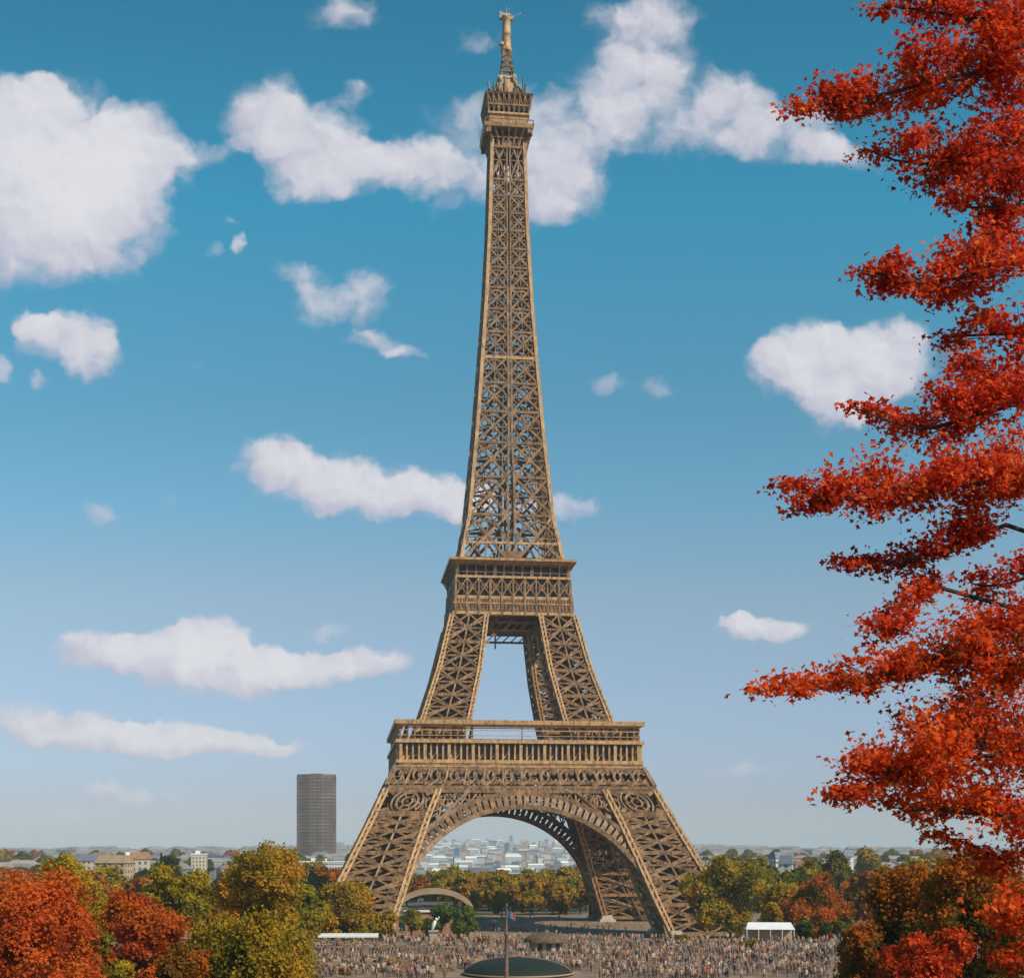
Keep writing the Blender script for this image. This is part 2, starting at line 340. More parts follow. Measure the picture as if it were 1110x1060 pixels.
def leg_meshes(name, levels, ct, t, sub, subt, ring_levels=()):
    lat = MB(); zs = []
    for a, b in zip(levels, levels[1:]): zs += [a+(b-a)*k/3 for k in range(3)]
    zs.append(levels[-1])
    for a, b in zip(levels, levels[1:]):
        for i in range(4):
            j = (i+1) % 4; rg = a in ring_levels
            panel(lat, leg_corner(a, i), leg_corner(a, j), leg_corner(b, i), leg_corner(b, j), t*(1.35 if rg else 1), FN[i], 1 if rg else sub, subt, rg, not rg)
        lat.beam(leg_corner(a, 0), leg_corner(a, 2), subt*1.4); lat.beam(leg_corner(a, 1), leg_corner(a, 3), subt*1.3)
        for _ in range(44):                                                    # random beams added to make the inside of the leg denser and darker
            q = []
            u0, v0, m = rl.uniform(.12, .88), rl.uniform(.12, .88), rl.uniform(a, b)
            for u1, v1, m1 in ((u0, v0, m), (min(.93, max(.07, u0+rl.uniform(-.3, .3))), min(.93, max(.07, v0+rl.uniform(-.3, .3))), min(b, max(a, m+rl.uniform(-3, 3))))):
                q.append(lerp(lerp(leg_corner(m1, 0), leg_corner(m1, 1), u1), lerp(leg_corner(m1, 3), leg_corner(m1, 2), u1), v1))
            lat.beam(q[0], q[1], rl.choice((.3, .45, .7)))
        for s in (.38, .62):                                                   # lift rails climbing inside the leg
            lat.beam(lerp(leg_corner(a, 0), leg_corner(a, 2), s), lerp(leg_corner(b, 0), leg_corner(b, 2), s), .6)
        for m0, m1 in ((a, (a+b)/2), ((a+b)/2, b)):                            # bracing across the inside
            P = lambda i, j, z, u=.5: lerp(leg_corner(z, i), leg_corner(z, j), u)
            lat.beam(P(0,3,m0), P(1,2,m1), subt*1.3); lat.beam(P(1,2,m0), P(0,3,m1), subt*1.2)
            lat.beam(P(0,1,m0,.3), P(3,2,m1,.3), subt*1.2); lat.beam(P(0,1,m1,.7), P(3,2,m0,.7), subt*1.2)
            lat.beam(P(0,1,m0), P(0,3,m1), subt); lat.beam(P(1,2,m0), P(3,2,m1), subt)
    leg = lat.build(name, iron, TW)
    for i in range(4):
        b = MB(); laced(b, [leg_corner(z, i) for z in zs], ct, ct*.33); b.build('corner_column', ironl, leg)
    return leg
TW = empty('lattice_tower', at(549, 924, 497).to_3d(), R(7), 'tall golden brown iron lattice tower on four curved legs above the crowd', 'tower')
TW.location.z = 0
def quad(proto):
    """the other three faces or legs of the tower: turned copies with their sub-parts"""
    for k in (1, 2, 3):
        c = copy_tree(proto, TW); c.rotation_euler = (0, 0, k*math.pi/2)
iron = M_['iron']; ironl = M_['iron_sunlit']

# lower legs
leg = leg_meshes('leg', [1.5,10.5,19,27,34,39.5,47.6], 2.1, 1.15, 2, .58, (39.5,))
b = MB()
for i in range(4):
    p = leg_corner(0, i); b = MB(); b.frustum(3.6, -.5, 3.0, .9, (p.x, p.y)); b.frustum(2.5, .9, 1.7, 2.6, (p.x, p.y))
    b.build('masonry_base', M_['stone'], leg)
quad(leg)
# upper legs
ul = leg_meshes('upper_leg', [57,64.2,71.5,80,89,98.5,108.5], 1.65, 1.0, 2, .5, ()); quad(ul)

# arches: on the inclined plane of each face
def FP(x, z, ins=.0): return Vector((x, -(W(max(z, 0))-ins), z))
RA, ZA = 42.8, -.9
def arch():
    ribs = []; lt = MB(); n = 64
    A = [math.radians(2+176*i/n) for i in range(n+1)]
    pt = lambda r, a, ins: FP(r*math.cos(a), ZA+r*math.sin(a), ins)
    up = (0,1,.0)
    for r, th in ((RA, .75), (RA+4.4, .65)):
        AA = [a for a in A if r == RA or abs(r*math.cos(a)) < W(max(0, ZA+r*math.sin(a)))-Lg(max(0, ZA+r*math.sin(a)))+2]
        for ins, wd in ((0, 1.5), (9, 1.0)):
            rib = MB(); rib.path([pt(r-(.4 if r > RA and ins else 0), a, ins) for a in AA], wd, th, up); ribs.append(rib)
    m = 110
    for i in range(m+1):
        a = math.radians(12+156*i/m)
        wide = i % 2 == 0
        rib_w = 1.35 if wide else .45
        p, q = pt(RA+.35, a, .25 if wide else .5), pt(RA+4.2, a, .25 if wide else .5)
        if wide: lt.beam(p, q, 1.6, .5, (0,1,0))
    m = 46
    for i in range(m):                                                     # underside lattice between the front and the rear rib
        a = math.radians(4+172*i/m); c = math.radians(4+172*(i+1)/m)
        for r in (RA, RA+3.9):
            lt.beam(pt(r, a, .8), pt(r, a, 8.7), .45)
            lt.beam(pt(r, a, .8), pt(r, c, 8.7), .35); lt.beam(pt(r, c, .8), pt(r, a, 8.7), .33)
        lt.beam(pt(RA, a, 9), pt(RA+4, c, 9), .4)
    o = lt.build('arch', iron, TW)
    for rib in ribs: rib.build('arch_rib', iron, o)
    # spandrels between arch and girder
    sL = MB(); sR = MB(); xs = np.linspace(-35, 35, 21)
    zx = lambda x: ZA+math.sqrt(max(1, (RA+4.6)**2-x*x))
    for x0, x1 in zip(xs, xs[1:]):
        z0, z1 = zx(x0), zx(x1)
        if min(z0, z1) > 46.6: continue
        top = 47.4; s = sL if x0 < 0 else sR
        s.beam(FP(x0, z0, .6), FP(x0, top, .6), .5, .5, (0,1,0)) if z0 < top-.5 else None
        s.beam(FP(x0, z0, .6), FP(x1, top, .6), .5, .4, (0,1,0)); s.beam(FP(x1, z1, .6), FP(x0, top, .6), .5, .42, (0,1,0))
    for sg in (-1, 1):
        s = sL if sg < 0 else sR
        for cx_, cz, r in ((25.5, 43.6, 2.2), (29.2, 42.6, 2.6), (21.4, 45, 1.4)):
            s.path(arc_pts(FP(sg*cx_, cz, .1), Vector((1,0,0)), Vector((0,.55,.83)), r, 0, 2*math.pi, 16), .55, .7, (0,1,0))
        s.beam(FP(sg*(W(32)-Lg(32)), 32, 0), FP(sg*18, 46.8, 0), .8, .8, (0,1,0))
    sL.build('spandrel', iron, o); sR.build('spandrel', iron, o)
    return o
quad(arch())

# first platform
fp = MB(); fp.ring(41.3, 69.0, 70.4, 3.2, 41.4); fp.ring(39.8, 68.3, 68.99, 1.2, 40.4); fp = fp.build('first_platform', ironl, TW)
def face_rep(fn):
    """run fn for the front face and turn the result to the other three"""
    out = MB(); src = MB(); fn(src)
    for k in range(4):
        c, s = [(1,0),(0,1),(-1,0),(0,-1)][k]
        out.add([(x*c-y*s, x*s+y*c, z) for x, y, z in src.v], src.f)
    return out
b = MB(); b.ring(41.2, 62.9, 64.0, 17); b.build('deck', ironl, fp)
b = MB(); b.ring(40.9, 56.3, 57.4, 18); b.build('lower_deck', ironl, fp)
b = MB(); b.ring(40.0, 67.0, 67.3, .3); b.ring(40.2, 65.3, 65.5, .2); b.ring(41.3, 55.0, 55.5, .9); b.build('handrail', ironl, fp)
def f(b):
    for x in np.arange(-39.5, 39.6, 2.35):
        if abs(x) > 15 or abs(x) < 1.2: b.beam((x, -39.6, 64), (x, -39.6, 68.4), .55 if abs(x) > 15 else .3)
    b.beam((-39.6, -39.6, 64.2), (39.6, -39.6, 64.2), .35); b.beam((-37.2, -37.2, 68.1), (37.2, -37.2, 68.1), .3)
    for x in np.arange(-38.5, 38.6, 3.1):
        if abs(x) > 16.5: b.beam((x, -37.2, 64), (x+.9, -37.2, 68.4), .8)
face_rep(f).build('gallery_posts', iron, fp)
def f(b):
    xs = np.arange(-39.4, 39.5, 1.97)
    for i, x in enumerate(xs):
        big = i % 4 == 0
        b.beam((x, -40.1+(-.2 if big else .2), 57.4), (x, -40.1+(-.2 if big else .2), 62.7), 1.0 if big else .55, .8)
        if not big and i % 2: b.beam((x, -39.2, 57.4), (x+1.9, -39.2, 60.5), .35)
face_rep(f).build('colonnade', ironl, fp)
def f(b):
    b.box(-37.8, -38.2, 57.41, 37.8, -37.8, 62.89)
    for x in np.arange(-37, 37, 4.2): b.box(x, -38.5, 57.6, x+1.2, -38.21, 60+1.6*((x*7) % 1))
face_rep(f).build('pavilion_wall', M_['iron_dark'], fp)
# ornamental frieze girder
def f(b):
    y = lambda z: -(W(z)+.15)
    P = lambda x, z: Vector((x, y(z), z))
    for z, t in ((48.3, 1.25), (55.6, .9), (47.0, .6), (54.3, .45), (49.9, .4)):
        w_ = W(z); b.beam(P(-w_+.2, z), P(w_-.2, z), t, 1.1, (0,0,1))
    z0, z1 = 49.0, 55.2; n = 14; ws = 41.5
    for i in range(n+1):
        x = -ws+2*ws*i/n; xb = x*W(z0)/W(z1)
        b.beam(P(xb, z0), P(x, z1), .75 if i % 2 else .5, .8, (0,1,0))
    up = Vector((0,.35,.94)).normalized()
    for i in range(n):
        xa, xb = -ws+2*ws*i/n, -ws+2*ws*(i+1)/n; c = P((xa+xb)/2*1.02, (z0+z1)/2); ex = Vector((1,0,0))
        r = 2.6 if i % 2 == 0 else 2.25
        b.path(arc_pts(c, ex, up, r, .35, 2*math.pi-.5, 16), .8, .9, (0,1,0))
        b.path(arc_pts(c+Vector((.5,0,.25)), ex, up, r*.45, 0, 4.4, 9), .6, .8, (0,1,0))
        # S-shaped straps from corner to corner
        s0 = P(xa*1.02, z0); s1 = P(xb, z1); s2 = P(xb*1.02, z0); s3 = P(xa, z1)
        for p, q, k in ((s0, s1, 1), (s2, s3, -1)):
            pts = [lerp(p, q, t/8)+ex*(k*.8*math.sin(t/8*2*math.pi)) for t in range(9)]
            b.path(pts, .62, .7, (0,1,0))
fr = face_rep(f).build('frieze', iron, fp)
def f(b):                                                                     # rear chord of the girder seen through the openings
    for z in (48.6, 55.3): b.beam((-36, -34.5, z), (36, -34.5, z), .8)
    for x in np.arange(-36, 36, 4): b.beam((x, -34.5, 48.6), (x+4, -34.5, 55.3), .5); b.beam((x+4, -34.6, 48.6), (x, -34.6, 55.3), .5); b.beam((x, -36, 50), (x, -16, 56), .5)
face_rep(f).build('floor_truss', iron, fp)

# second platform
sp_ = MB(); sp_.ring(21.9, 126.9, 127.7, 8, 22.0); sp_.ring(19.9, 125.9, 126.89, 3, 21.2); sp_ = sp_.build('second_platform', ironl, TW)
b = MB(); b.ring(19.9, 121.2, 122.0, 8); b.ring(20.3, 114.0, 115.0, 6); b.ring(20.95, 108.5, 109.5, 2.5); b.ring(20.8, 112.2, 112.6, .6); b.build('deck', ironl, sp_)
def f(b):
    for i, x in enumerate(np.linspace(-19.2, 19.2, 13)):
        b.beam((x, -19.3, 122), (x, -19.5, 125.9), 1.1 if i % 4 == 0 else .55)
        b.beam((x, -19.5, 123.6), (x, -21.6, 126.8), .4)
    b.beam((-19.5, -19.6, 123.2), (19.5, -19.6, 123.2), .22); b.beam((-19.3, -19.4, 125.6), (19.3, -19.4, 125.6), .4)
face_rep(f).build('gallery_posts', iron, sp_)
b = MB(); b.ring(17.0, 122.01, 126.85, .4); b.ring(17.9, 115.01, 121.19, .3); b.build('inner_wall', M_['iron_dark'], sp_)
def f(b):
    xs = np.linspace(-19.8, 19.8, 11)
    for i, (x0, x1) in enumerate(zip(xs, xs[1:])):
        b.beam((x0, -20.0, 115), (x1, -19.7, 121.2), .5); b.beam((x1, -19.9, 115), (x0, -19.6, 121.2), .48)
        b.beam((x0, -20.0, 115), (x0, -19.7, 121.2), .85 if i % 3 == 0 else .5)
        b.path(arc_pts(Vector(((x0+x1)/2, -19.85, 118.1)), Vector((1,0,0)), Vector((0,.05,1)), 1.0, 0, 6.283, 8), .3, .4, (0,1,0))
face_rep(f).build('lattice_band', iron, sp_)
def f(b):
    b.box(-20.3, -20.5, 109.51, 20.3, -20.1, 113.99)
    for x in np.arange(-20, 20.1, 1.3): b.beam((x, -20.65, 109.5), (x+.8, -20.65, 112.2), .3); b.beam((x+.8, -20.66, 109.5), (x, -20.66, 112.2), .28)
    for x in np.arange(-20, 20.1, 1.0): b.beam((x, -20.6, 112.6), (x, -20.6, 114), .3)
    for x in np.arange(-20, 20.1, 4.0): b.beam((x, -20.75, 108.2), (x, -20.4, 115), .7)
face_rep(f).build('frieze', iron, sp_)
b = MB()                                                                      # truss hanging under the floor and the lift gear
for x in (-5.5, 0, 5.5): b.beam((x, -16, 107.6), (x, 16, 107.6), .9)
for y in (-14, 14): b.beam((-9, y, 107), (9, y, 107), .9); b.beam((-9, y, 104.2), (9, y, 104.2), .7); [b.beam((x, y, 104.2), (x+3, y, 107), .4) for x in np.arange(-9, 8, 3)]
b.beam((-2.5, 14, 101.8), (-2.5, 14, 107), .5)
b.build('floor_truss', iron, sp_)

# tapering spire above the second platform
zs = [127.6]; 
while zs[-1] < 270: zs.append(zs[-1]+W(zs[-1])*.93)
zs[-1] = 278.6
def f(b):
    for z0, z1 in zip(zs, zs[1:]):
        w0, w1 = W(z0), W(z1); t = .55+.02*w0; g0 = .55+.07*(w0-5.7)*(w0 > 13); g1 = .55+.07*(w1-5.7)*(w1 > 13)
        for s in (-1, 1):
            b.beam((s*g0, -w0, z0), (s*g1, -w1, z1), .8 if w0 > 8 else .55, .9)
            panel(b, (s*g0, -w0, z0), (s*w0, -w0, z0), (s*g1, -w1, z1), (s*w1, -w1, z1), t, (0,1,0), 2, .20+.012*w0, False, False)
            b.beam((s*w0, -w0, z0), (s*w1*.35, -w1*.3, z1), .35)
            if w0 > 7.5:                                                      # arched heads of the panels
                cx_ = s*(w0+g0)/2; r = (w0-g0)*.44
                b.path(arc_pts(Vector((cx_, -(w0+w1)/2+.1, z0+(z1-z0)*.42)), Vector((1,0,0)), Vector((0,.06,1)), r, .1, math.pi-.1, 10), .6, .7, (0,1,0))
face = face_rep(f)
spire = face.build('spire', iron, TW)
for sx, sy in ((-1,-1),(1,-1),(1,1),(-1,1)):
    b = MB(); b.path([(sx*W(z), sy*W(z), z) for z in zs], 1.2, 1.2, (0,1,0)); b.build('corner_column', ironl, spire)
b = MB()
for i, (z0, z1) in enumerate(zip(zs, zs[1:])):
    for sx, sy in ((-1,-1),(1,-1),(1,1),(-1,1)): b.beam((sx*2, sy*2, z0), (sx*2, sy*2, z1), .5)
    b.ring(2.2, z0, z0+.5, .5)
    b.beam((-W(z0), -W(z0), z0), (W(z0), W(z0), z0), .5); b.beam((W(z0), -W(z0), z0+.3), (-W(z0), W(z0), z0+.3), .5)
    b.beam((-2, -2, z0), (2, -2, z1), .35)
b.build('lift_shaft', iron, spire)
for a in ((W(129)+1.2, 127.61, 128.4, .5), (W(134)+.4, 133.6, 134.4, .9), (W(201)+.5, 200, 200.9, 1.4)):
    b = MB(); b.ring(*a); b.build('landing', ironl, spire); b = MB(); b.box(-3.2, -W(129)-.3, 128.41, 3.2, -W(129)+3, 131); b.build('lift_cabin', ironl, spire)

# summit
sm = MB(); sm.ring(8.5, 286.0, 287.2, 3.4, 8.9); sm.frustum(6.4, 287.0, 6.9, 291.0); sm.ring(7.4, 291.0, 291.7, 2.5)
sm = sm.build('summit_gallery', ironl, TW)
def f(b):
    for x in np.linspace(-5.6, 5.6, 7):
        b.path([(x, -5.8, 280.4), (x*1.1, -6.4, 283.2), (x*1.42, -8.3, 286.1)], .62); b.beam((x, -5.9, 280.5), (x, -5.9, 286.1), .8)
    b.beam((-5.9, -5.9, 280), (5.9, -5.9, 280), .9); b.beam((-6.3, -6.4, 283.2), (6.3, -6.4, 283.2), .5); b.box(-8.1,-8.35,283.9,-6.4,-7.4,286); b.box(6.6,-8.35,284.3,8.0,-7.4,286)
    for x in np.linspace(-8.4, 8.4, 15): b.beam((x, -8.6, 287.2), (x, -8.6, 288.5), .16)
    b.beam((-8.6, -8.6, 288.6), (8.6, -8.6, 288.6), .25)
face_rep(f).build('brackets', iron, sm)
b = MB(); b.frustum(5.2, 279, 5.4, 285.9); b.frustum(5.6, 291.7, 5.6, 297.4); b.build('cabin', M_['iron_dark'], sm)
def f(b):
    for x in np.linspace(-7.6, 7.6, 9): b.beam((x*.93, -7.0, 291.7), (x, -8.2, 297.6), .5)
    for x0, x1 in zip(np.linspace(-7.6, 5.7, 8), np.linspace(-5.7, 7.6, 8)):
        b.beam((x0*.93, -7.05, 291.9), (x1, -8.1, 297.6), .32); b.beam((x1*.93, -7.05, 291.9), (x0, -8.1, 297.6), .3)
    b.beam((-7.4, -7.4, 294.2), (7.4, -7.4, 294.2), .7)
    for x in np.linspace(-6, 6, 5): b.beam((x, -6, 298.2), (x*.6, -2.4, 301.5), .5)
face_rep(f).build('cage', iron, sm)
b = MB(); b.ring(8.2, 297.6, 298.1, 4.2, 8.6); b.frustum(4.5, 297.7, 3.2, 302.6); b.frustum(3.5, 302.6, 3.0, 303.2); b.build('roof', ironl, sm)
rr = random.Random(3)
for i in range(34):
    a = rr.uniform(0, 6.28); r = rr.uniform(3.2, 8); z = 298.1; b = MB()
    b.tube([(r*math.cos(a), r*math.sin(a), z), (r*math.cos(a)*1.05, r*math.sin(a)*1.05, z+rr.uniform(1.2, 4.2))], rr.uniform(.15,.4), 5); b.build('aerial', M_['iron_dark'], sm)
for a in (0.3, 1.2, 2.8, 4.1, 5.3):
    b = MB(); c = Vector((4.4*math.cos(a), 4.4*math.sin(a), 301+a*.3)); b.tube([c, c+Vector((math.cos(a), math.sin(a), .2))*.8], [.9, .25], 8); b.build('dish', M_['stone'], sm)
for o in [sm]+list(sm.children):
    for v in o.data.vertices:
        z = v.co.z; v.co.z = z-3.8 if z < 298.4 else 294.6+(z-298.4)*8.6/4.8
    o.data.update()
am = MB()
for sx, sy in ((-1,-1),(1,-1),(1,1),(-1,1)): am.path([(sx*2.4, sy*2.4, 303), (sx*1.35, sy*1.35, 308.5), (sx*1.15, sy*1.15, 313.4)], .7)
for z in (305, 307, 309, 311):
    k = 1.2+(313-z)*.12
    am.ring(k+.3, z, z+.3, .5)
    am.beam((-k,-k,z),(k,-k,z+2),.3); am.beam((-k,k,z),(-k,-k,z+2),.3); am.beam((k,-k,z),(-k,-k,z+2),.28); am.beam((k,k,z),(k,-k,z+2),.28)
am = am.build('antenna_mast', iron, TW)
b = MB(); b.lathe([(0,312.9),(1.9,312.9),(2.05,313.4),(2.0,314.2),(1.62,314.8),(1.55,319),(1.62,319.1),(1.62,319.5),(1.5,319.6),(1.42,324.4),(1.7,324.8),(1.7,325.3),(0,325.5)], 20)
b.build('antenna_drum', ironl, am, True)
b = MB(); b.tube([(0,0,325.3),(0,0,329.5)], [.22,.06], 6)
b.frustum(1.5, 325.5, 1.1, 326.4); b.box(-2.6,-.7,324.9,-1.2,.8,327.0); b.box(1.3,-.8,324.6,2.3,.5,326.0)
for (x, y, z, t) in ((-2.2,.3,327.6,.22),(4.9,-.4,327.2,.10),(1.4,.9,326.9,.16),(.8,-1.2,327.8,.08)):
    b.tube([(x*.3, y*.3, 325.2), (x, y, z)], [t*1.4, t], 6); b.lathe([(0,-.4),(t*1.6,-.3),(t*1.6,.3),(0,.4)], 8, (x, y, z))
b.build('antenna_arms', M_['stone'], am)
b = MB(); b.lathe([(0,-1),(1,-.5),(1,.5),(0,1)], 8, (-1.9, -.6, 315.6)); b.build('radome', M_['stone'], am)

# ------------------------------------------------------------------ trees
def foliage_mesh(name, cen, m, size, tint, nrm=None, star=False, r=None):
    """one small leaf (or leaf clump) per centre"""
    r = r or rng
    n = len(cen); a = r.normal(size=(n, 3)); 
    if nrm is not None: a = a*.7+nrm
    a /= np.linalg.norm(a, axis=1)[:, None]
    t = r.normal(size=(n, 3)); t -= (t*a).sum(1)[:, None]*a; t /= np.linalg.norm(t, axis=1)[:, None]; u = np.cross(a, t)
    s = (size*r.uniform(.6, 1.35, n))[:, None]
    if star:   # pointed five-lobed leaf: three blades from the stalk
        P = [(-.5,0,0),(-.20,.20,.0),(-.02,.54,-.08),(.18,.24,.03),(.66,.0,-.1),(.18,-.24,.03),(-.02,-.54,-.08),(-.20,-.20,0)]
        tri = [(0,1,7),(1,2,3),(1,3,5),(1,5,7),(3,4,5),(5,6,7)]
    else:
        P = [(-.55,-.1,0),(-.1,.38,.08),(.55,.12,0),(.1,-.4,.08)]; tri = [(0,1,3),(1,2,3)]
    k = len(P); V = np.empty((n, k, 3))
    for i, (x, y, z) in enumerate(P): V[:, i] = cen+s*(t*x+u*y+a*z)
    V = V.reshape(-1, 3)
    Fc = (np.array(tri)[None]+(np.arange(n)*k)[:, None, None]).reshape(-1, 3)
    me = bpy.data.meshes.new(name); me.vertices.add(len(V)); me.vertices.foreach_set('co', V.ravel())
    me.loops.add(Fc.size); me.loops.foreach_set('vertex_index', Fc.ravel().astype(np.int32))
    me.polygons.add(len(Fc)); me.polygons.foreach_set('loop_start', (np.arange(len(Fc))*3).astype(np.int32)); me.polygons.foreach_set('loop_total', np.full(len(Fc), 3, np.int32))
    me.update(calc_edges=True)
    at_ = me.attributes.new('tint', 'FLOAT', 'FACE'); at_.data.foreach_set('value', np.repeat(tint, len(tri)).astype(np.float32))
    me.materials.append(m); o = bpy.data.objects.new(name, me); C.objects.link(o); return o
PAL = {
 'orange': leafmat('orange_leaves', [(0.330,0.059,0.017),(0.590,0.100,0.019),(0.708,0.153,0.024),(0.401,0.165,0.024)], .42, .16, .62),
 'red': leafmat('red_leaves', [(0.300,0.037,0.013),(0.525,0.088,0.015),(0.625,0.163,0.020),(0.275,0.150,0.025)], .42, .16, .62),
 'gold': leafmat('gold_leaves', [(0.128,0.121,0.017),(0.341,0.213,0.023),(0.525,0.298,0.031),(0.596,0.213,0.026)], .42, .16, .62),
 'olive': leafmat('olive_leaves', [(0.104,0.104,0.016),(0.260,0.208,0.021),(0.442,0.312,0.026),(0.572,0.260,0.021)], .42, .16, .62),
 'green': leafmat('green_leaves', [(0.043,0.065,0.017),(0.116,0.123,0.023),(0.217,0.189,0.029),(0.377,0.217,0.026)], .42, .16, .62),
 'lawn': leafmat('bright_bush_leaves', [(.05,.07,.012),(.11,.15,.018),(.20,.20,.03)], .3, .3, .3),
 'rust': leafmat('rust_leaves', [(0.095,0.081,0.016),(0.270,0.121,0.019),(0.567,0.135,0.016),(0.405,0.216,0.027)], .42, .16, .62),
 'maple': leafmat('scarlet_maple_leaves', [(.26,.022,.012),(.60,.045,.018),(.78,.088,.025),(.84,.21,.05)], .48, .9, .3),
 'maple_low': leafmat('orange_maple_leaves', [(.20,.10,.016),(.58,.052,.016),(.80,.105,.02),(.80,.17,.03)], .48, 1.1, .45)}
def crown_points(r, rx, ry, rz, nl, lobes, seed_shape=.55):
    """leaf centres on the shells of uneven lobes filling the crown"""
    d = r.normal(size=(lobes, 3)); d /= np.linalg.norm(d, axis=1)[:, None]; d[:, 2] = np.where(d[:, 2] < -.8, -d[:, 2], d[:, 2])
    rad = r.uniform(.35, .80, lobes)[:, None]; lc = d*rad*np.array([rx, ry, rz]); lr = r.uniform(.20, .40, lobes)*min(rx, rz)
    w = lr**2; idx = r.choice(lobes, nl, p=w/w.sum())
    # clumps on each lobe, so that light and dark patches and gaps appear
    nc = lobes*26; ci = r.choice(lobes, nc, p=w/w.sum()); cd = r.normal(size=(nc, 3)); cd[:, 2] += .25; cd /= np.linalg.norm(cd, axis=1)[:, None]
    cc = lc[ci]+cd*lr[ci][:, None]*r.uniform(.72, 1.12, nc)[:, None]; ctint = r.uniform(0, 1, nc)
    k = r.integers(0, nc, nl); sp = lr[ci[k]][:, None]*.20
    p = cc[k]+r.normal(size=(nl, 3))*sp
    nrm = cd[k]*.9
    tint = np.clip(.55*ctint[k]+.45*r.uniform(0, 1, nl), 0, 1)
    return p, nrm, tint, lc
def tree(name, x, y, z, h, rx, label, cat, pal, nl, leaf, seed, crown=.78, ry=None, group=None, lobes=16):
    r = np.random.default_rng(seed); root = empty(name, (x, y, z), 0, label, cat, group)
    rz = h*crown/2; zc = h-rz; ry = ry or rx
    p, nr, tint, lc = crown_points(r, rx, ry, rz, nl, lobes); p[:, 2] += zc
    tr = MB(); q = random.Random(seed); tr.tube([(0,0,-.6),(.02*h*q.uniform(-1,1),0,h*.12),(.02*h*q.uniform(-1,1),.01*h,zc-rz*.45),(0,0,zc+rz*.3)], [h*.035,h*.024,h*.017,h*.007], 9)
    for c in lc[:9]:
        s = Vector((0,0,zc-rz*q.uniform(.2,.6))); e = Vector(c)+Vector((0,0,zc)); mid = s.lerp(e, .5)+Vector((0,0,-.05*h))
        tr.tube([s, mid, e], [h*.012, h*.008, h*.003], 6)
    tr.build('trunk', M_['bark'], root)
    o = foliage_mesh('crown', p, PAL[pal], leaf, tint, nr, False, r); o.parent = root
    return root
def tpx(name, px, top, D, wpx, label, pal, nl, leafpx, seed, cat='tree', group=None, crown=.8, lobes=16, zb=None):
    """a tree that stands at distance D, as tall and broad as its picture says"""
    z = zt(D) if zb is None else zb; P = at(px, top, D); return tree(name, P.x, D, z, P.z-z, wpx/2/F*D, label, cat, pal, int(nl*1.8), leafpx*.74/F*D, seed, crown, None, group, lobes)
tpx('autumn_tree', 22, 938, 92, 205, 'bright orange tree filling the lower left corner', 'orange', 34000, 5.2, 11, crown=.95, lobes=24)
tpx('autumn_tree', 143, 954, 122, 118, 'reddish orange tree standing right of the bright orange corner tree', 'red', 22000, 4.6, 12, crown=.95, lobes=18)
tpx('autumn_tree', 262, 978, 104, 170, 'yellow gold tree at the bottom left, in front of the tall domed tree', 'gold', 26000, 4.8, 13, crown=.97, lobes=20)
tpx('autumn_tree', 284, 914, 190, 124, 'tall domed olive and brown tree beside the dark office tower', 'gold', 24000, 4.2, 14, crown=.9, lobes=20)
tpx('autumn_tree', 188, 938, 215, 92, 'dark olive tree between the red tree and the tall domed tree', 'olive', 15000, 4, 15, crown=.9)
tpx('autumn_tree', 58, 930, 175, 120, 'olive tree rising behind the bright orange corner tree', 'olive', 17000, 4.2, 16, crown=.9)
tpx('autumn_tree', 92, 952, 140, 96, 'olive tree squeezed between the bright orange corner tree and the reddish tree', 'olive', 15000, 4.4, 31, crown=.95)
tpx('autumn_tree', 104, 1000, 100, 84, 'low olive tree at the bottom edge right of the bright orange corner tree', 'olive', 13000, 4.8, 32, crown=.97)
tpx('autumn_tree', 195, 1008, 96, 90, 'low orange and brown tree at the bottom edge below the reddish tree', 'rust', 14000, 4.8, 17, crown=.95)
tpx('autumn_tree', 236, 968, 150, 80, 'rusty orange treetop behind the yellow olive tree', 'rust', 12000, 4.4, 18, crown=.95)
tpx('autumn_tree', 375, 953, 305, 88, 'golden brown tree in front of the foot of the left tower leg', 'gold', 15000, 4, 19, crown=.92)
tpx('autumn_tree', 334, 958, 250, 62, 'olive tree between the domed tree and the golden tree at the tower leg', 'olive', 11000, 4, 20, crown=.92)
tpx('autumn_tree', 412, 974, 330, 44, 'small golden tree close to the inner side of the left tower leg', 'gold', 7000, 3.8, 21, crown=.9, lobes=10)
tpx('autumn_tree', 790, 930, 405, 112, 'broad olive gold tree right of the tower foot', 'olive', 22000, 4, 22, crown=.9, lobes=22)
tpx('autumn_tree', 846, 952, 350, 60, 'orange gold tree on the right flank of the broad olive gold tree', 'gold', 9000, 4, 23, crown=.9)
tpx('autumn_tree', 896, 920, 520, 62, 'dark green tree rising highest on the right skyline', 'green', 10000, 3.6, 24, crown=.9)
tpx('autumn_tree', 880, 944, 330, 72, 'dark rusty tree left of the large mottled tree', 'rust', 12000, 4, 25, crown=.9)
tpx('autumn_tree', 888, 972, 300, 44, 'small red tree above the green bushes by the crowd', 'red', 6000, 4, 26, crown=.9, lobes=9)
tpx('autumn_tree', 975, 926, 96, 132, 'large mottled green and orange tree at the lower right', 'rust', 30000, 5.2, 27, crown=.97, lobes=24)
tpx('autumn_tree', 1058, 914, 84, 150, 'dark rust tree in the lower right corner under the maple', 'rust', 28000, 5.6, 28, crown=.97, lobes=24)
tpx('autumn_tree', 1010, 1004, 70, 120, 'low orange tree at the bottom right edge', 'maple_low', 16000, 5.8, 29, crown=.97, lobes=18)
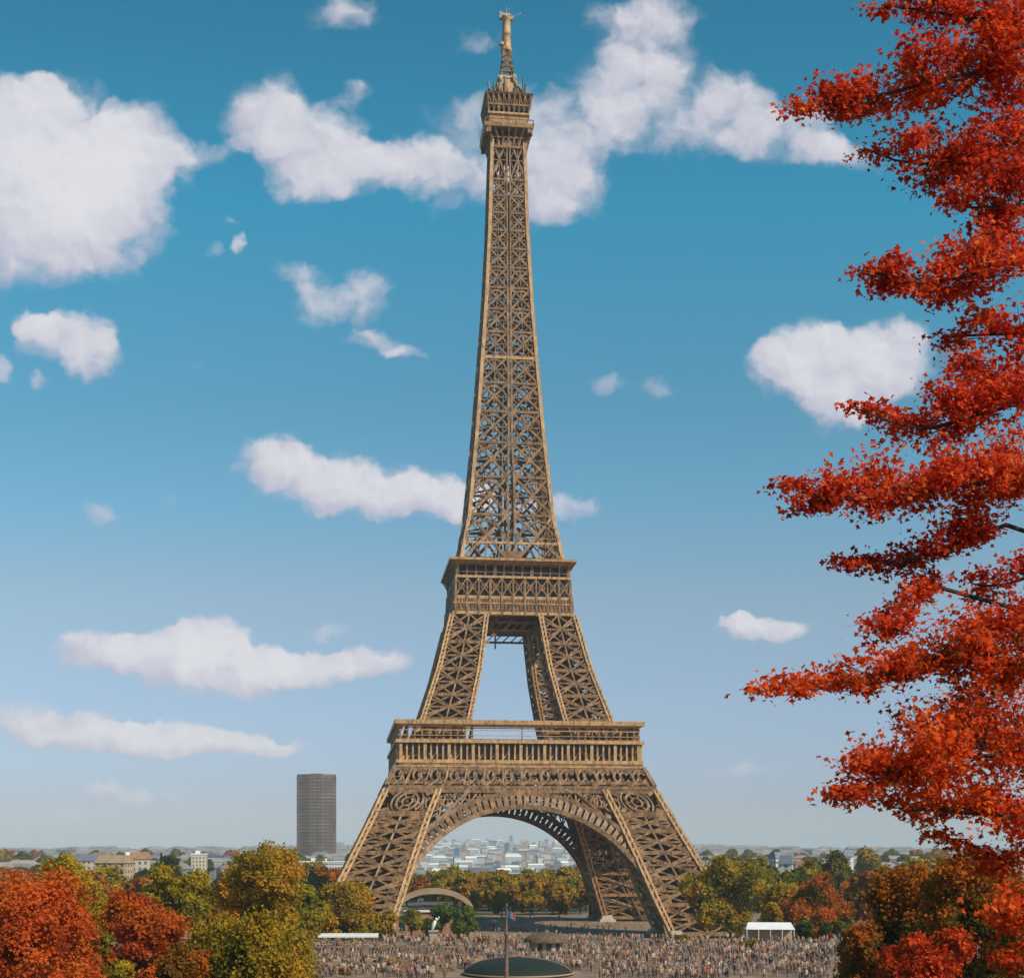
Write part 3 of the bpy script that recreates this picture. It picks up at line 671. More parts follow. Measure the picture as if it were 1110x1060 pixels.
for i, (px, top, D, w, pal, lab) in enumerate([(446,982,418,30,'olive','round olive bush beside the arched pavilion'),(905,994,272,60,'green','green bush standing left of the large mottled tree'),
        (870,1000,285,38,'green','dark green bush at the right end of the white marquee'),(930,1010,262,50,'olive','olive bush at the right end of the crowd'),(478,981,425,40,'lawn','left bright green bush in front of the arched pavilion'),
        (506,984,420,34,'lawn','right bright green bush in front of the arched pavilion'),(425,1040,205,42,'gold','golden shrub in front of the balustrade, left one'),(372,1047,200,46,'gold','golden shrub at the foot of the balustrade near the yellow tree'),(655,1021,255,26,'rust','small rust coloured shrub in the crowd right of the kiosk'),(742,1013,268,34,'olive','olive shrub in the crowd at the foot of the right tower leg'),(812,1018,250,30,'gold','golden shrub in the crowd below the white marquee'),(525,1017,262,26,'olive','small olive shrub in the crowd left of the flagpole'),(890,1032,222,40,'green','green shrub at the right end of the crowd, lowest of the bushes there')]):
    tpx('shrub', px, top, D, w, lab, pal, 4500, 3.6, 60+i, 'shrub', None, .97, 9)
# rows of park trees beyond and beside the tower, turned copies of four kinds
kinds = []
for i, (pal, lab) in enumerate([('gold','golden round tree in the park rows beyond the tower'),('olive','olive green tree in the park rows beyond the tower'),('green','dark green tree in the far park and street rows'),('rust','rust coloured tree in the far park and street rows')]):
    t = tree('park_tree', 0, 0, 0, 17, 8.2, lab, 'tree', pal, 7000, 1.25, 80+i, .86, None, 'park trees beyond the tower', 12); kinds.append(t)
rr = random.Random(5); first = [True]*4
def put_tree(x, y, k, s):
    if first[k]: o = kinds[k]; first[k] = False
    else: o = copy_tree(kinds[k])
    o.location = (x, y, zt(y, x)); o.rotation_euler = (0, 0, rr.uniform(0, 6.28)); q = s*rr.uniform(.9, 1.12); o.scale = (q, q, s*rr.uniform(.88, 1.1))
for D, px0, px1, st, ks, s in ((612,500,650,19,(0,0,1),.88),(650,480,660,17,(0,0,1),.98),(690,440,660,17,(0,1,0,3),1.0),(760,430,660,17,(1,0,0),1.0),(575,515,628,30,(0,1),.62)):
    x = px0
    while x < px1:
        P = at(x+rr.uniform(-4, 4), 924, D+rr.uniform(-12, 12)); put_tree(P.x, P.y, rr.choice(ks), s); x += st
for D, px0, px1, st, ks, s in ((420,20,330,34,(1,2,3),1.15),(620,0,380,26,(2,1,3),1.22),(900,0,400,22,(2,2,1),1.25),(460,830,1090,26,(3,2,1),1.25),(640,750,1100,24,(2,1,3),1.2),(900,740,1100,20,(2,2,1),1.3),(1300,-20,410,26,(2,2,1),1.35),(1300,735,1110,24,(2,1,2),1.4),(1900,-20,330,30,(2,2,3),1.5),(1900,740,1110,24,(2,2,3),1.5)):
    x = px0
    while x < px1:
        P = at(x+rr.uniform(-6, 6), 924, D+rr.uniform(-25, 25))
        if 600 < D < 1200 and (70 < x < 163 or 196 < x < 246 or 838 < x < 870 or 902 < x < 924): x += st; continue
        put_tree(P.x, P.y, rr.choice(ks), s*rr.uniform(.85, 1.15)); x += st*rr.uniform(.8, 1.2)

# ------------------------------------------------------------------ scarlet maple close to the camera on the right
def maple():
    r = np.random.default_rng(101); q = random.Random(101)
    bx, by = 9.2, 16.8
    root = empty('maple_tree', (bx, by, zt(by)), 0, 'scarlet maple reaching in from the right edge over the sky', 'tree')
    inv = Vector((bx, by, zt(by)))
    G = lambda px, py, D: at(px, py, D)-inv
    top = 13.5
    tr = MB(); tr.tube([(0,0,-.8),(.05,0,.8),(-.1,.1,3.5),(.15,0,7),(.1,.1,10.5),(.3,0,top)], [.42,.30,.25,.19,.12,.05], 12)
    tr.build('trunk', M_['bark'], root)
    S = [ # spine points (px, py, half thickness px), depth at the tip, leaf density
     ([(1130,18,26),(1075,14,26),(1030,8,22),(985,4,16),(943,4,5)], 15.6, 1),
     ([(1130,60,42),(1080,62,42),(1030,70,36),(980,85,33),(930,100,24),(890,112,14),(850,120,6)], 14.6, 1),
     ([(1130,130,46),(1085,140,44),(1040,155,38),(1000,168,28),(965,168,16),(934,163,5)], 16.2, 1),
     ([(1130,205,40),(1090,210,34),(1050,215,26),(1018,214,12)], 15.8, .9),
     ([(1130,262,36),(1080,275,34),(1040,290,30),(1000,298,24),(960,298,18),(920,292,7)], 14.9, 1),
     ([(1130,345,36),(1085,350,30),(1045,355,22),(1008,362,8)], 16.6, .9),
     ([(1130,415,40),(1090,425,40),(1050,440,36),(1000,455,30),(960,450,18),(922,444,6)], 15.3, 1),
     ([(1070,400,12),(1050,392,9),(1037,386,4)], 15.5, .8),
     ([(1130,500,46),(1080,505,46),(1030,510,44),(980,522,38),(930,532,28),(885,532,20),(848,520,8)], 14.3, 1.05),
     ([(1090,560,22),(1050,575,24),(1010,592,26),(965,602,20),(930,606,12),(903,611,5)], 15.7, 1),
     ([(1130,612,20),(1090,625,22),(1062,628,18),(1040,630,6)], 16.9, .9),
     ([(1010,630,12),(985,655,22),(965,680,22),(940,672,10)], 15.4, .9),
     ([(1130,660,30),(1095,668,26),(1065,672,18)], 16, .9),
     ([(1130,715,46),(1085,708,44),(1045,700,38),(1010,705,32),(975,718,26),(935,730,22),(890,740,16),(850,742,14),(822,743,7)], 14.4, 1.05),
     ([(1130,790,54),(1080,795,58),(1035,800,58),(990,808,50),(955,828,38),(925,848,22),(895,858,6)], 14.8, 1.15),
     ([(1130,870,44),(1080,868,40),(1035,868,30),(990,870,18),(955,872,8)], 15.4, .9),
     ([(1130,925,34),(1085,920,26),(1045,908,15),(1000,902,7)], 16.4, .8),
     ([(1130,985,34),(1100,985,26),(1070,980,14)], 15.4, .8),
     ([(1130,1040,30),(1100,1035,24),(1068,1040,12)], 15.9, .8)]
    br = MB(); tw = MB(); cen = []; tin = []; low = []; 
    for pts, dt, dens in S:
        n = len(pts); sp = []
        for i, (x, y, h) in enumerate(pts):
            x += 13*(i == n-1)+5*(i == n-2); h *= 1.15 if x > 1035 else 1.06
            t = i/(n-1); D = 16.6*(1-t)+dt*t+q.uniform(-.12, .12); sp.append((G(x, y, D), h/F*D))
        j = Vector((0, 0, max(.8, min(top-.5, sp[0][0].z-.9)))); 
        line = [j, j.lerp(sp[0][0], .5)+Vector((0,0,-.15))]+[p+Vector((0,0,-h*.35)) for p, h in sp]
        k = len(line); br.tube(line, [.030*(1-i/k)**.9+.004 for i in range(k)], 7)
        for i in range(n-1):
            (p0, h0), (p1, h1) = sp[i], sp[i+1]; seg = (p1-p0).length
            area = seg*(h0+h1); nt = max(9, int(area*150*dens))
            for _ in range(nt):
                if _ % 9 == 0: ct, ca, cr_ = q.random(), q.uniform(0, 6.28), math.sqrt(q.random())*.9
                t = min(1, max(0, ct+q.gauss(0, .10/max(.3, seg)))); p = p0.lerp(p1, t); h = h0*(1-t)+h1*t
                # a twig rising outwards from the bough, leaves crowd along it
                a = ca+q.gauss(0, .35); rad = h*min(1, max(0, cr_+q.gauss(0, .14)))
                e = p+Vector((q.uniform(-.25, .05), math.sin(a)*rad*1.9, math.cos(a)*rad))
                s0 = p.lerp(e, .15)+Vector((q.uniform(.05, .25), 0, -h*.3)); (tw.tube([s0, e], [.006, .002], 4, False) if _ % 3 == 0 else None)
                m = q.randint(10, 17); tone = q.random()
                for _ in range(m):
                    c = s0.lerp(e, q.uniform(.45, 1.15)); c += Vector((q.gauss(0, .07), q.gauss(0, .07), q.gauss(0, .045)))
                    cen.append(c); tin.append(.5*tone+.5*q.random()); low.append(pts[0][1] > 700)
    bo = br.build('branches', M_['bark'], root); tw.build('twigs', M_['bark'], bo)
    cen = np.array([tuple(c) for c in cen]); tin = np.array(tin); low = np.array(low)
    nr = np.tile(np.array([[.1,-.35,.75]]), (len(cen), 1))
    for mk, mname, nm in ((~low, 'maple', 'foliage'), (low, 'maple_low', 'lower_foliage')):
        o = foliage_mesh(nm, cen[mk], PAL[mname], .064, tin[mk], nr[mk], True, r); o.parent = root
    print('maple leaves', len(cen))
maple()

# ------------------------------------------------------------------ far city
def slab_tower():
    P = at(343, 924, 2500); root = empty('office_tower', (P.x, 2500, zt(2500)), R(4), 'tall dark brown slab office tower on the left skyline', 'skyscraper')
    H = at(0, 841, 2500).z-zt(2500); w, d = 35, 17
    prof = [(-w,-d*.1),(-w+3,-d*.45),(-w*.28,-d),(w*.28,-d*1.02),(w-3,-d*.72),(w,-d*.35),(w,d*.35),(w-3,d*.72),(0,d),(-w+3,d*.72),(-w,d*.35)]
    n = len(prof); b = MB(); b.add([(x,y,0) for x, y in prof]+[(x,y,H) for x, y in prof]+[(x*.97,y*.95,H+3) for x, y in prof],
        [(i,(i+1) % n,(i+1) % n+n,i+n) for i in range(n)]+[(i+n,(i+1) % n+n,(i+1) % n+2*n,i+2*n) for i in range(n)]+[tuple(range(2*n,3*n))])
    b.build('wall', facade('bronze_facade', (.095,.05,.03), (.035,.02,.014), 9, 6.0, .62, .5), root)
    b = MB()
    for z in np.arange(5, H, 6.0):
        b.add([(x*1.012,y*1.02,z) for x, y in prof]+[(x*1.012,y*1.02,z+2.3*(.5+.5*((z*7.3) % 1))) for x, y in prof], [(i,(i+1) % n,(i+1) % n+n,i+n) for i in range(n)])
    for x, y in prof[1:6]: b.beam((x*1.01, y*1.03, 0), (x*1.01, y*1.03, H), 1.0)
    b.build('floor_bands', mat('brown_bands', (.27,.145,.088), .7, .35, .05), root)
    b = MB(); b.box(-10,-4,H+3.01,12,4,H+4.5); b.build('plant_room', M_['iron_dark'], root)
slab_tower()
def block(name, px, py0, py1, wpx, D, wallm, roofm, label, rot=0, depth=None, roof='flat', cat='building', extra=None):
    P = at(px, 924, D); zb = zt(D, P.x); H = at(px, py0, D).z-zb; w = wpx/2/F*D; d = (depth or w)
    root = empty(name, (P.x, D, zb), R(rot), label, cat); b = MB(); b.box(-w,-d,-3,w,d,H); b.build('wall', wallm, root)
    b = MB()
    if roof == 'flat': b.box(-w-.4,-d-.4,H+.003,w+.4,d+.4,H+1.0); b.box(-w*.5,-d*.3,H+1.003,w*.1,d*.4,H+3.5)
    else: b.add([(-w-.5,-d-.5,H+.003),(w+.5,-d-.5,H+.003),(w+.5,d+.5,H+.003),(-w-.5,d+.5,H+.003),(-w*.85,-d*.4,H+4),(w*.85,-d*.4,H+4),(w*.85,d*.4,H+4),(-w*.85,d*.4,H+4)], [(0,3,2,1),(0,1,5,4),(1,2,6,5),(2,3,7,6),(3,0,4,7),(4,5,6,7)])
    b.build('roof', roofm, root); return root
Fw = facade('white_facade', (.66,.65,.63), (.10,.13,.17), 2.6, 3.4, .72); Fc = facade('cream_facade', (.55,.44,.33), (.12,.10,.09), 3.0, 3.3, .45)
Fp = facade('pale_facade', (.60,.57,.54), (.17,.18,.2), 3.4, 3.2, .5); Fb = facade('glass_facade', (.22,.30,.38), (.10,.15,.2), 4, 3.5, .8, .3)
Fo = facade('ochre_facade', (.50,.33,.21), (.12,.09,.08), 3.2, 3.2, .42)
block('apartment_block', 352, 934, 952, 56, 1300, Fw, M_['white'], 'white long office block with dark window bands at the foot of the dark brown tower', 3)
block('apartment_block', 330, 939, 955, 30, 1150, Fw, M_['slate'], 'low white block left of the long office block under the dark tower', -5)
block('apartment_block', 216, 926, 950, 16, 1250, Fc, M_['white'], 'narrow cream high block standing beside blue glass offices', 8)
block('apartment_block', 234, 928, 950, 26, 1500, Fb, M_['slate'], 'blue grey glass office building right of the narrow cream block', -6)
block('apartment_block', 152, 931, 950, 22, 760, Fc, M_['terracotta'], 'peach coloured block at the right end of the left skyline houses', 10, None, 'hip')
block('apartment_block', 124, 935, 955, 34, 700, Fo, M_['tan_roof'], 'wide ochre house behind the red tree on the left', -8, 6, 'hip')
block('apartment_block', 96, 933, 955, 26, 820, Fc, M_['slate'], 'cream house with slate roof, leftmost of the skyline houses', 5, None, 'hip')
block('apartment_block', 140, 929, 950, 14, 900, Fw, M_['white'], 'small white flat roofed block behind the peach coloured block', 14)
block('apartment_block', 110, 930, 950, 18, 940, Fp, M_['terracotta'], 'pale block with a terracotta roof behind the wide ochre house', -12, None, 'hip')
for i, (px, py, w, m, rf, lab) in enumerate([(852,936,14,Fp,'slate','pale house on the right slope nearest the broad olive tree'),(868,941,12,Fc,'terracotta','peach house below the skyline trees on the right'),(880,934,12,Fw,'slate','white house left of the tallest dark green tree'),
        (914,928,16,Fp,'slate','pale house right of the tallest dark green tree'),(842,930,12,Fp,'slate','small hazy block on the right skyline')]):
    block('house', px, py, 950, w, 640+i*60, m, M_[rf], lab, 12*i-20, None, 'hip', 'house')
protos = []
for i, (mm, rm, w, d, h, lab) in enumerate([(Fp,'slate',30,11,24,'pale hazy block with slate roof in the city beyond the arch'),(Fw,'white',42,10,28,'white slab block in the hazy city beyond the arch'),(Fc,'slate',22,12,22,'cream block in the hazy city beyond the arch'),
        (Fw,'slate',60,9,20,'long white block in the hazy city beyond the arch'),(Fo,'terracotta',20,10,18,'ochre house block in the hazy city beyond the arch'),(Fb,'slate',18,14,40,'blue grey high block in the hazy city beyond the arch')]):
    root = empty('city_block', (0,0,0), 0, lab, 'building', 'city blocks in the distance'); b = MB(); b.box(-w/2,-d/2,-8,w/2,d/2,h); b.build('wall', mm, root)
    b = MB(); k = w/2+.6; j = d/2+.6; b.add([(-k,-j,h+.01),(k,-j,h+.01),(k,j,h+.01),(-k,j,h+.01),(-k+3,-j*.35,h+5),(k-3,-j*.35,h+5),(k-3,j*.35,h+5),(-k+3,j*.35,h+5)], [(0,3,2,1),(0,1,5,4),(1,2,6,5),(2,3,7,6),(3,0,4,7),(4,5,6,7)])
    b.build('roof', M_[rm], root); protos.append(root)
used = [False]*6; rr = random.Random(9)
def put_block(x, y, k, s):
    if used[k]: o = copy_tree(protos[k])
    else: o = protos[k]; used[k] = True
    o.location = (x, y, zt(y, x)); o.rotation_euler = (0, 0, R(rr.gauss(0, 14))); o.scale = (s*rr.uniform(.8, 1.3), s, s*rr.uniform(.7, 1.25))
for D, n in ((1150,29),(1400,30),(1700,30),(2050,30),(2500,30),(3000,30),(3600,30),(4300,30),(5100,30),(6000,30)):
    for i in range(n):
        px = 420+250*(i+rr.random())/n; dd = D*rr.uniform(.94, 1.06)
        put_block((px-CX)/F*dd, dd, rr.choices(range(6), (5,3,5,1.2,3,.4 if D < 3000 else 1.0))[0], .29+.15*(D/2000))
ob = MB(); orf = MB()
for D in (1050,1200,1400,1650,1950,2300,2750,3300,4000,5000,6200,7800,10000):
    for lo, hi in ((-60, 425), (655, 1170)):
        for i in range(int((hi-lo)/11)):
            px = rr.uniform(lo, hi)
            if D < 1300 and (190 < px < 260 or 300 < px < 390): continue
            dd = D*rr.uniform(.93, 1.07); x = (px-CX)/F*dd; z = zt(dd, x); w = rr.uniform(8, 22)*(.7+D/4000); d = rr.uniform(6, 10); h = rr.uniform(8, 17); a = rr.gauss(0, .3); c_, s_ = math.cos(a), math.sin(a)
            q = lambda k, e, zz: [(x+(u_*(w+k))*c_-(v_*(d+k))*s_*1.0, dd+(u_*(w+k))*s_+(v_*(d+k))*c_, zz) for u_, v_ in ((-e,-e),(-e,e),(e,e),(e,-e))]
            ob.add(q(0, 1, z-5)+q(0, 1, z+h), MB.BOX); orf.add(q(.6, 1, z+h+.01)+q(0, .62, z+h+4), MB.BOX)
oo = ob.build('city_outskirts', facade('grey_beige_facade', (.34,.30,.26), (.13,.13,.14), 3.4, 3.2, .5)); tag(oo, 'hazy far city of pale houses on both sides of the tower', 'city', None, 'stuff'); orf.build('roofs', mat('mixed_roofs', (.30,.25,.22), .8, .2, .02, col2=(.13,.14,.16)), oo)
print('blocks', sum(1 for o in C.objects if o.name.startswith('city_block')))
# ------------------------------------------------------------------ things on the esplanade
def arched_pavilion():
    D = 438; P = at(470, 924, D); root = empty('arched_pavilion', (P.x, D, 0), R(5), 'pavilion with a wide tan arched roof under the left side of the tower arch', 'pavilion'); w = 12.5; z0 = 8.2; h = 7.6
    b = MB(); n = 24; pts = [(w*math.cos(math.pi*i/n), z0+h*math.sin(math.pi*i/n)**.9) for i in range(n+1)]; pin = [((w-1.5)*math.cos(math.pi*i/n), z0+(h-1.6)*math.sin(math.pi*i/n)**.9) for i in range(n+1)]
    for i in range(n):
        (x0, a0), (x1, a1), (x2, a2), (x3, a3) = pts[i], pts[i+1], pin[i+1], pin[i]
        b.add([(x0,-6,a0),(x1,-6,a1),(x1,6,a1),(x0,6,a0),(x3,-6,a3),(x2,-6,a2),(x2,6,a2),(x3,6,a3)], [(0,1,2,3),(4,7,6,5),(0,4,5,1),(3,2,6,7)])
    b.build('roof', M_['tan_roof'], root)
    for sg in (-1, 1):
        b = MB(); b.box(sg*w-(1.5 if sg > 0 else 0), -6, 0, sg*w+(1.5 if sg < 0 else 0), 6, z0-.003); b.build('pier', M_['tan_roof'], root)
    b = MB(); b.box(-9,-2,0,9,5,8.4); b.build('wall', M_['terracotta'], root)
    for k in range(3):
        b = MB(); b.box(-9.4+k*1.6,-2.6+k*.7,8.403+k*1.1,9.4-k*1.6,5,8.403+k*1.1+(.7 if k < 2 else 1.0)); b.build('terrace', M_['white'] if k % 2 == 0 else M_['terracotta'], root)
arched_pavilion()
def marquee():
    P = at(834, 924, 270); root = empty('marquee', (P.x, 270, 9.504), R(-4), 'long white marquee behind the crowd below the broad olive gold tree', 'marquee'); w = 4.7
    b = MB(); b.add([(-w,-2,2.7),(w,-2,2.7),(w,2,2.7),(-w,2,2.7),(-w+.6,0,4.0),(w-.6,0,4.0)], [(0,1,5,4),(1,2,5),(2,3,4,5),(3,0,4),(0,3,2,1)]); b.build('roof', M_['white'], root)
    for sx in np.linspace(-w+.2, w-.2, 5):
        b = MB(); b.beam((sx,-1.9,0),(sx,-1.9,2.7),.12); b.build('pole', M_['white'], root)
    b = MB(); b.box(-w+.1,1.85,0,w-.1,1.95,2.69); b.build('side_wall', M_['stone'], root)
marquee()
def stall():
    P = at(378, 924, 256); root = empty('market_stall', (P.x, 256, 9.504), R(2), 'long white roofed stall behind the balustrade on the left', 'stall'); w = 5.4
    b = MB(); b.add([(-w,-1.6,2.0),(w,-1.6,2.0),(w,1.6,2.4),(-w,1.6,2.4),(-w,-1.6,2.2),(w,-1.6,2.2),(w,1.6,2.6),(-w,1.6,2.6)], [(0,3,2,1),(4,5,6,7),(0,1,5,4),(1,2,6,5),(2,3,7,6),(3,0,4,7)]); b.build('roof', M_['white'], root)
    b = MB(); b.box(-w+.3,-1.2,0,w-.3,-.6,.95); b.build('counter', M_['wood'], root)
    for sx in (-w+.15, -w/3, w/3, w-.15):
        b = MB(); b.beam((sx,-1.45,0),(sx,-1.45,2.0),.12); b.build('post', M_['wood'], root)
stall()
def balustrade(px0, px1, D, h, label, rz=0):
    x0, x1 = (px0-CX)/F*D, (px1-CX)/F*D; root = empty('balustrade', ((x0+x1)/2, D, 9.504), rz, label, 'balustrade'); w = (x1-x0)/2
    b = MB(); b.box(-w,-.35,0,w,.35,h*.32); b.build('plinth', M_['brown_stone'], root)
    b = MB(); b.box(-w-.1,-.32,h-.25,w+.1,.32,h); b.build('coping', M_['brown_stone'], root)
    for i in range(9):
        x = -w+2*w*i/8; b = MB(); b.box(x-.38,-.45,0,x+.38,.45,h+.2); b.frustum(.5,h+.2,.3,h+.5,(x,0)); b.build('pillar', M_['brown_stone'], root)
    for i in range(8):
        b = MB(); x0 = -w+2*w*i/8
        for x in np.arange(x0+.6, x0+w/4-.4, .55): b.lathe([(.1,h*.32),(.17,h*.5),(.09,h*.7),(.14,h-.25)], 6, (x,0,0))
        b.build('balusters', M_['brown_stone'], root)
balustrade(336, 500, 226, 2.3, 'long stone balustrade with pillars on the left of the esplanade')
balustrade(345, 492, 205, 1.3, 'low stone balustrade nearest the bottom edge on the left')
def dome_tent():
    P = at(562, 924, 200); root = empty('domed_tent', (P.x, 200, 9.504), 0, 'dark green domed canopy at the bottom centre', 'tent')
    b = MB(); n = 12; Rr = 8.0; hh = 2.4
    prof = [(Rr*math.sin(t), .1+hh*math.cos(t)) for t in np.linspace(1.5, .0, n)]; b.lathe(prof, 32); b.build('canopy', M_['green_canvas'], root, True)
    b = MB(); 
    for k in (3, 7):
        a = k*math.pi/4+.5; b.tube([((Rr*math.sin(t)+.03)*math.cos(a), (Rr*math.sin(t)+.03)*math.sin(a), .14+hh*math.cos(t)) for t in np.linspace(1.5, .05, 10)], .07, 5)
    b.tube([(Rr*math.cos(t), Rr*math.sin(t), .3) for t in np.linspace(0, 6.283, 40)], .14, 6); b.build('frame', M_['tan_roof'], root)  # tan rim tube puts the light along the canopy edge into colour
dome_tent()
def kiosk():
    P = at(592, 924, 250); root = empty('kiosk', (P.x, 250, 9.504), R(8), 'round kiosk with a brown domed roof right of the flagpole', 'kiosk')
    b = MB(); b.lathe([(3.1,0),(3.1,1.6),(2.9,1.6),(2.9,0)], 20); b.build('wall', M_['stone'], root)
    b = MB(); b.lathe([(4.1,1.45),(4.15,1.6),(3.7,2.2),(2.7,2.8),(1.4,3.15),(.4,3.3),(.25,3.6),(0,3.7)], 24); b.lathe([(4.1,1.45),(0,1.52)], 24); b.build('roof', M_['thatch'], root, True)
    for a in (-2.1, -1.57, -1.0):
        x, y = 3.13*math.cos(a), 3.13*math.sin(a); b = MB(); b.box(-.42,-.05,0.05,.42,.05,1.35); o = b.build('door', M_['iron_dark'], root); o.location = (x, y, 0); o.rotation_euler = (0,0,a+math.pi/2)
kiosk()
def flagpole():
    P = at(549, 924, 188); root = empty('flagpole', (P.x, 188, 9.504), 0, 'tan flagpole with a blue, white and red flag above the green canopy', 'flagpole')
    b = MB(); b.lathe([(.45,0),(.45,.5),(.27,.7),(.24,6.2),(.32,6.3),(.32,6.6),(.14,6.8),(.10,10.2),(.2,10.3),(.12,10.6),(0,10.65)][:], 14); b.build('pole', M_['wood'], root, True)
    for i, (nm, col) in enumerate((('blue', (.04,.07,.22)), ('white', (.55,.57,.62)), ('red', (.28,.05,.05)))):
        n = 8; b = MB()
        for k in range(n+1):
            x = .12+i*.36+.36*k/n; y = .16*math.sin(x*5); b.v += [(x, y, 8.9-.5*x), (x, y, 9.9-.55*x)]
        b.f = [(2*k, 2*k+2, 2*k+3, 2*k+1) for k in range(n)]; b.build('flag_panel', mat(nm+'_cloth', col, .8, .05), root, True)
flagpole()
def statue():
    P = at(470, 924, 262); root = empty('statue', (P.x, 262, 9.504), 0, 'white statue leaning forward on a plinth left of the flagpole', 'statue')
    b = MB(); b.frustum(.8,0,.65,2.6); b.frustum(.9,2.6,.9,2.9); b.build('plinth', M_['stone'], root)
    b = MB(); b.tube([(-.2,0,2.9),(-.1,0,3.5),(.05,0,4.0),(.3,0,4.6),(.36,0,4.75)], [.2,.3,.38,.3,.12], 10); b.lathe([(0,-.28),(.2,-.2),(.25,0),(.2,.2),(0,.28)], 10, (.5,0,5.0)); b.tube([(.3,0,4.5),(.8,-.1,4.9),(1.1,-.1,5.5)], [.13,.1,.07], 7); b.tube([(.2,0,4.4),(-.2,-.25,4.0),(.1,-.3,3.6)], [.13,.1,.08], 7)
    b.build('figure', M_['white'], root, True)
statue()

# ------------------------------------------------------------------ people
def person_mesh(pose):
    """one continuous skinned body"""
    st, arm, lean = pose
    V = [(0,0,.95),(0,0,1.15),(lean,.0,1.40),(lean*1.2,0,1.50),(lean*1.3,0.0,1.60),(lean*1.4,0,1.72),
         (-.10,0,.90),(-.11,st*.45,.50),(-.12,st,.08),(-.12,st-.14,.04),(.10,0,.90),(.11,-st*.35,.50),(.12,-st,.08),(.12,-st-.14,.04),
         (-.19+lean,0,1.41),(-.25+lean,arm*.3,1.14),(-.24,-arm-.05,.90),(-.24,-arm-.10,.80),(.19+lean,0,1.41),(.25+lean,-arm*.3,1.14),(.24,arm-.05,.90),(.24,arm-.10,.80)]
    E = [(0,1),(1,2),(2,3),(3,4),(4,5),(0,6),(6,7),(7,8),(8,9),(0,10),(10,11),(11,12),(12,13),(2,14),(14,15),(15,16),(16,17),(2,18),(18,19),(19,20),(20,21)]
    Rd = [(.15,.11),(.14,.10),(.17,.11),(.055,.055),(.085,.095),(.075,.085),(.09,.09),(.065,.065),(.045,.05),(.04,.035),(.09,.09),(.065,.065),(.045,.05),(.04,.035),(.065,.065),(.045,.045),(.032,.032),(.03,.02),(.065,.065),(.045,.045),(.032,.032),(.03,.02)]
    me = bpy.data.meshes.new('person_base'); me.from_pydata(V, E, []); o = bpy.data.objects.new('person_base', me); C.objects.link(o)
    o.modifiers.new('skin', 'SKIN'); s = o.modifiers.new('sub', 'SUBSURF'); s.levels = 1
    if not me.skin_vertices: me.skin_vertices.new()
    for i, r in enumerate(Rd): me.skin_vertices[0].data[i].radius = r
    me.skin_vertices[0].data[0].use_root = True
    bpy.context.view_layer.update(); dg = bpy.context.evaluated_depsgraph_get()
    out = bpy.data.meshes.new_from_object(o.evaluated_get(dg)); bpy.data.objects.remove(o); bpy.data.meshes.remove(me)
    ix = []
    for p in out.polygons:
        z = p.center.z; x = abs(p.center.x)
        ix.append(3 if z > 1.66 or (z > 1.6 and p.center.y > .02) else 2 if z > 1.49 or (z < .86 and x > .19 and z > .7) else 0 if z > .93 or (x > .18 and z > .7) else 1)
    for _ in range(4): out.materials.append(None)
    out.polygons.foreach_set('material_index', ix); out.polygons.foreach_set('use_smooth', [True]*len(ix))
    return out
cl = {n: mat(n+'_cloth', c, .85, .1, 3) for n, c in {'beige':(.46,.31,.20),'pink':(.46,.26,.19),'brown':(.16,.09,.06),'navy':(.05,.045,.06),'grey':(.24,.18,.15),'cream':(.55,.44,.34),'rust':(.33,.12,.06),'black':(.025,.022,.022),'lightblue':(.25,.27,.32)}.items()}
skin = mat('skin', (.5,.3,.2), .6, .05); hair = mat('dark_hair', (.05,.03,.02), .6, .1)
poses = [person_mesh(p) for p in ((.04,.02,0),(.20,.16,.01),(-.16,-.14,-.01),(.08,.20,.02),(.26,.20,0))]
outfits = [('beige','brown'),('brown','beige'),('rust','brown'),('beige','navy'),('pink','grey'),('brown','black'),('cream','brown'),('navy','grey'),('rust','black'),('beige','brown'),('brown','grey'),('lightblue','brown'),('pink','brown'),('rust','beige'),('pink','black')]
words = {'lightblue': 'light blue'}
variants = []
for i, (t, l) in enumerate(outfits):
    for j in range(2):
        me = poses[(i*2+j) % 5].copy(); me.name = 'person'
        for k, m in enumerate((cl[t], cl[l], skin, hair)): me.materials[k] = m
        variants.append((me, words.get(t, t), words.get(l, l)))
rr = random.Random(21)
BLK = [(0.95-.9, 200, 9.5), (6.1, 250, 4.6), (5.7, 242, 3.4), (5.6, 230, 2.2), (5.9,237,2.6), (-32, 226, 0)]
spots = []
while len(spots) < 1950:
    D = 189+87*rr.random()**1.1; px = rr.uniform(330, 945)
    if px < 505 and (abs(D-205) < 1.5 or abs(D-226) < 1.7 or abs(D-256) < 3): continue
    if px > 770 and abs(D-270) < 4 and px < 890: continue
    if px > 900 and D < 230 and rr.random() < .6: continue
    x = (px-CX)/F*D
    if any(math.hypot(x-a, D-b) < c for a, b, c in BLK) or (-9 < x < 11 and D < 204): continue
    if any(abs(x-p[0]) < .5 and abs(D-p[1]) < .5 for p in spots[-400:]): continue
    if rr.random() < .93 and math.sin(x*.33+D*.21)+math.sin(x*.12-D*.34)+.5*math.sin(x*.9)*math.sin(D*.7) > .55: continue
    spots.append((x, D))
spots.sort(key=lambda p: p[1])
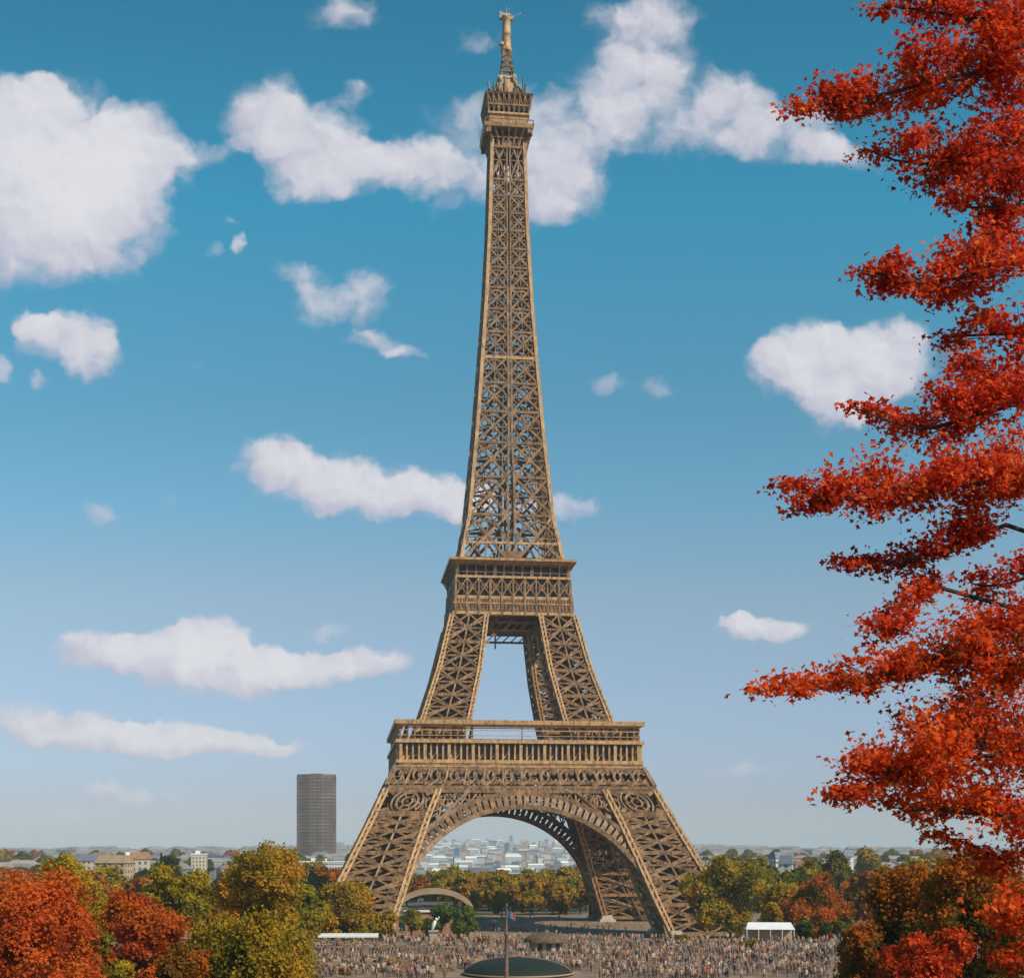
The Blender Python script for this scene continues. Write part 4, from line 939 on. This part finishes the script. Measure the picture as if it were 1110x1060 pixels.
for i, (x, D) in enumerate(spots[:298]):
    me, a, b_ = variants[rr.randrange(len(variants))]
    o = bpy.data.objects.new('person', me); C.objects.link(o); o.location = (x, D, 9.505); o.rotation_euler = (0, 0, rr.uniform(0, 6.28)); s = rr.uniform(.92, 1.08); o.scale = (s, s, s)
    tag(o, 'person in %s top and %s trousers in the crowd on the esplanade' % (a, b_), 'person', 'people crowding the esplanade')
# the rest of the crowd, farther off
def crowd(pts, zb, name, label):
    vs = []; fs = []; mi = []; k = 0; mats = list(cl.values())+[skin, hair]; mid = {m.name: i for i, m in enumerate(mats)}
    geo = [(np.array([v.co[:] for v in me.vertices]), [tuple(p.vertices) for p in me.polygons], [mid[me.materials[p.material_index].name] for p in me.polygons]) for me, _, _ in variants]
    for x, y in pts:
        V, Fs, ms = geo[rr.randrange(len(geo))]; a = rr.uniform(0, 6.28); c, s = math.cos(a), math.sin(a); q = rr.uniform(.92, 1.08)
        P = V*q; P = np.stack([P[:,0]*c-P[:,1]*s+x, P[:,0]*s+P[:,1]*c+y, P[:,2]+zb], 1); vs.append(P); fs += [tuple(i+k for i in f_) for f_ in Fs]; mi += ms; k += len(V)
    me = bpy.data.meshes.new(name); me.from_pydata(np.concatenate(vs).tolist(), [], fs); [me.materials.append(m) for m in mats]; me.polygons.foreach_set('material_index', mi)
    o = bpy.data.objects.new(name, me); C.objects.link(o); tag(o, label, 'crowd', None, 'stuff')
crowd(spots[298:], 9.505, 'crowd', 'dense far crowd of people at the back of the esplanade')
crowd([(rr.uniform(-75, 80), rr.uniform(424, 520)) for _ in range(330)], .005, 'crowd', 'distant crowd of people on the plaza under the tower')

# ------------------------------------------------------------------ haze
def haze():
    b = MB(); b.box(-14000, -70, -4, 14000, 58000, 345); o = b.build('haze', None)
    m = bpy.data.materials.new('haze_air'); m.use_nodes = True; nt = m.node_tree; nt.nodes.clear()
    v = nt.nodes.new('ShaderNodeVolumePrincipled'); v.inputs['Density'].default_value = HAZE; v.inputs['Color'].default_value = (.90,.94,1,1); v.inputs['Anisotropy'].default_value = -.12
    oo = nt.nodes.new('ShaderNodeOutputMaterial'); nt.links.new(v.outputs[0], oo.inputs['Volume'])
    o.data.materials.clear(); o.data.materials.append(m); tag(o, kind='stuff')
HAZE = 0.85e-4
haze()
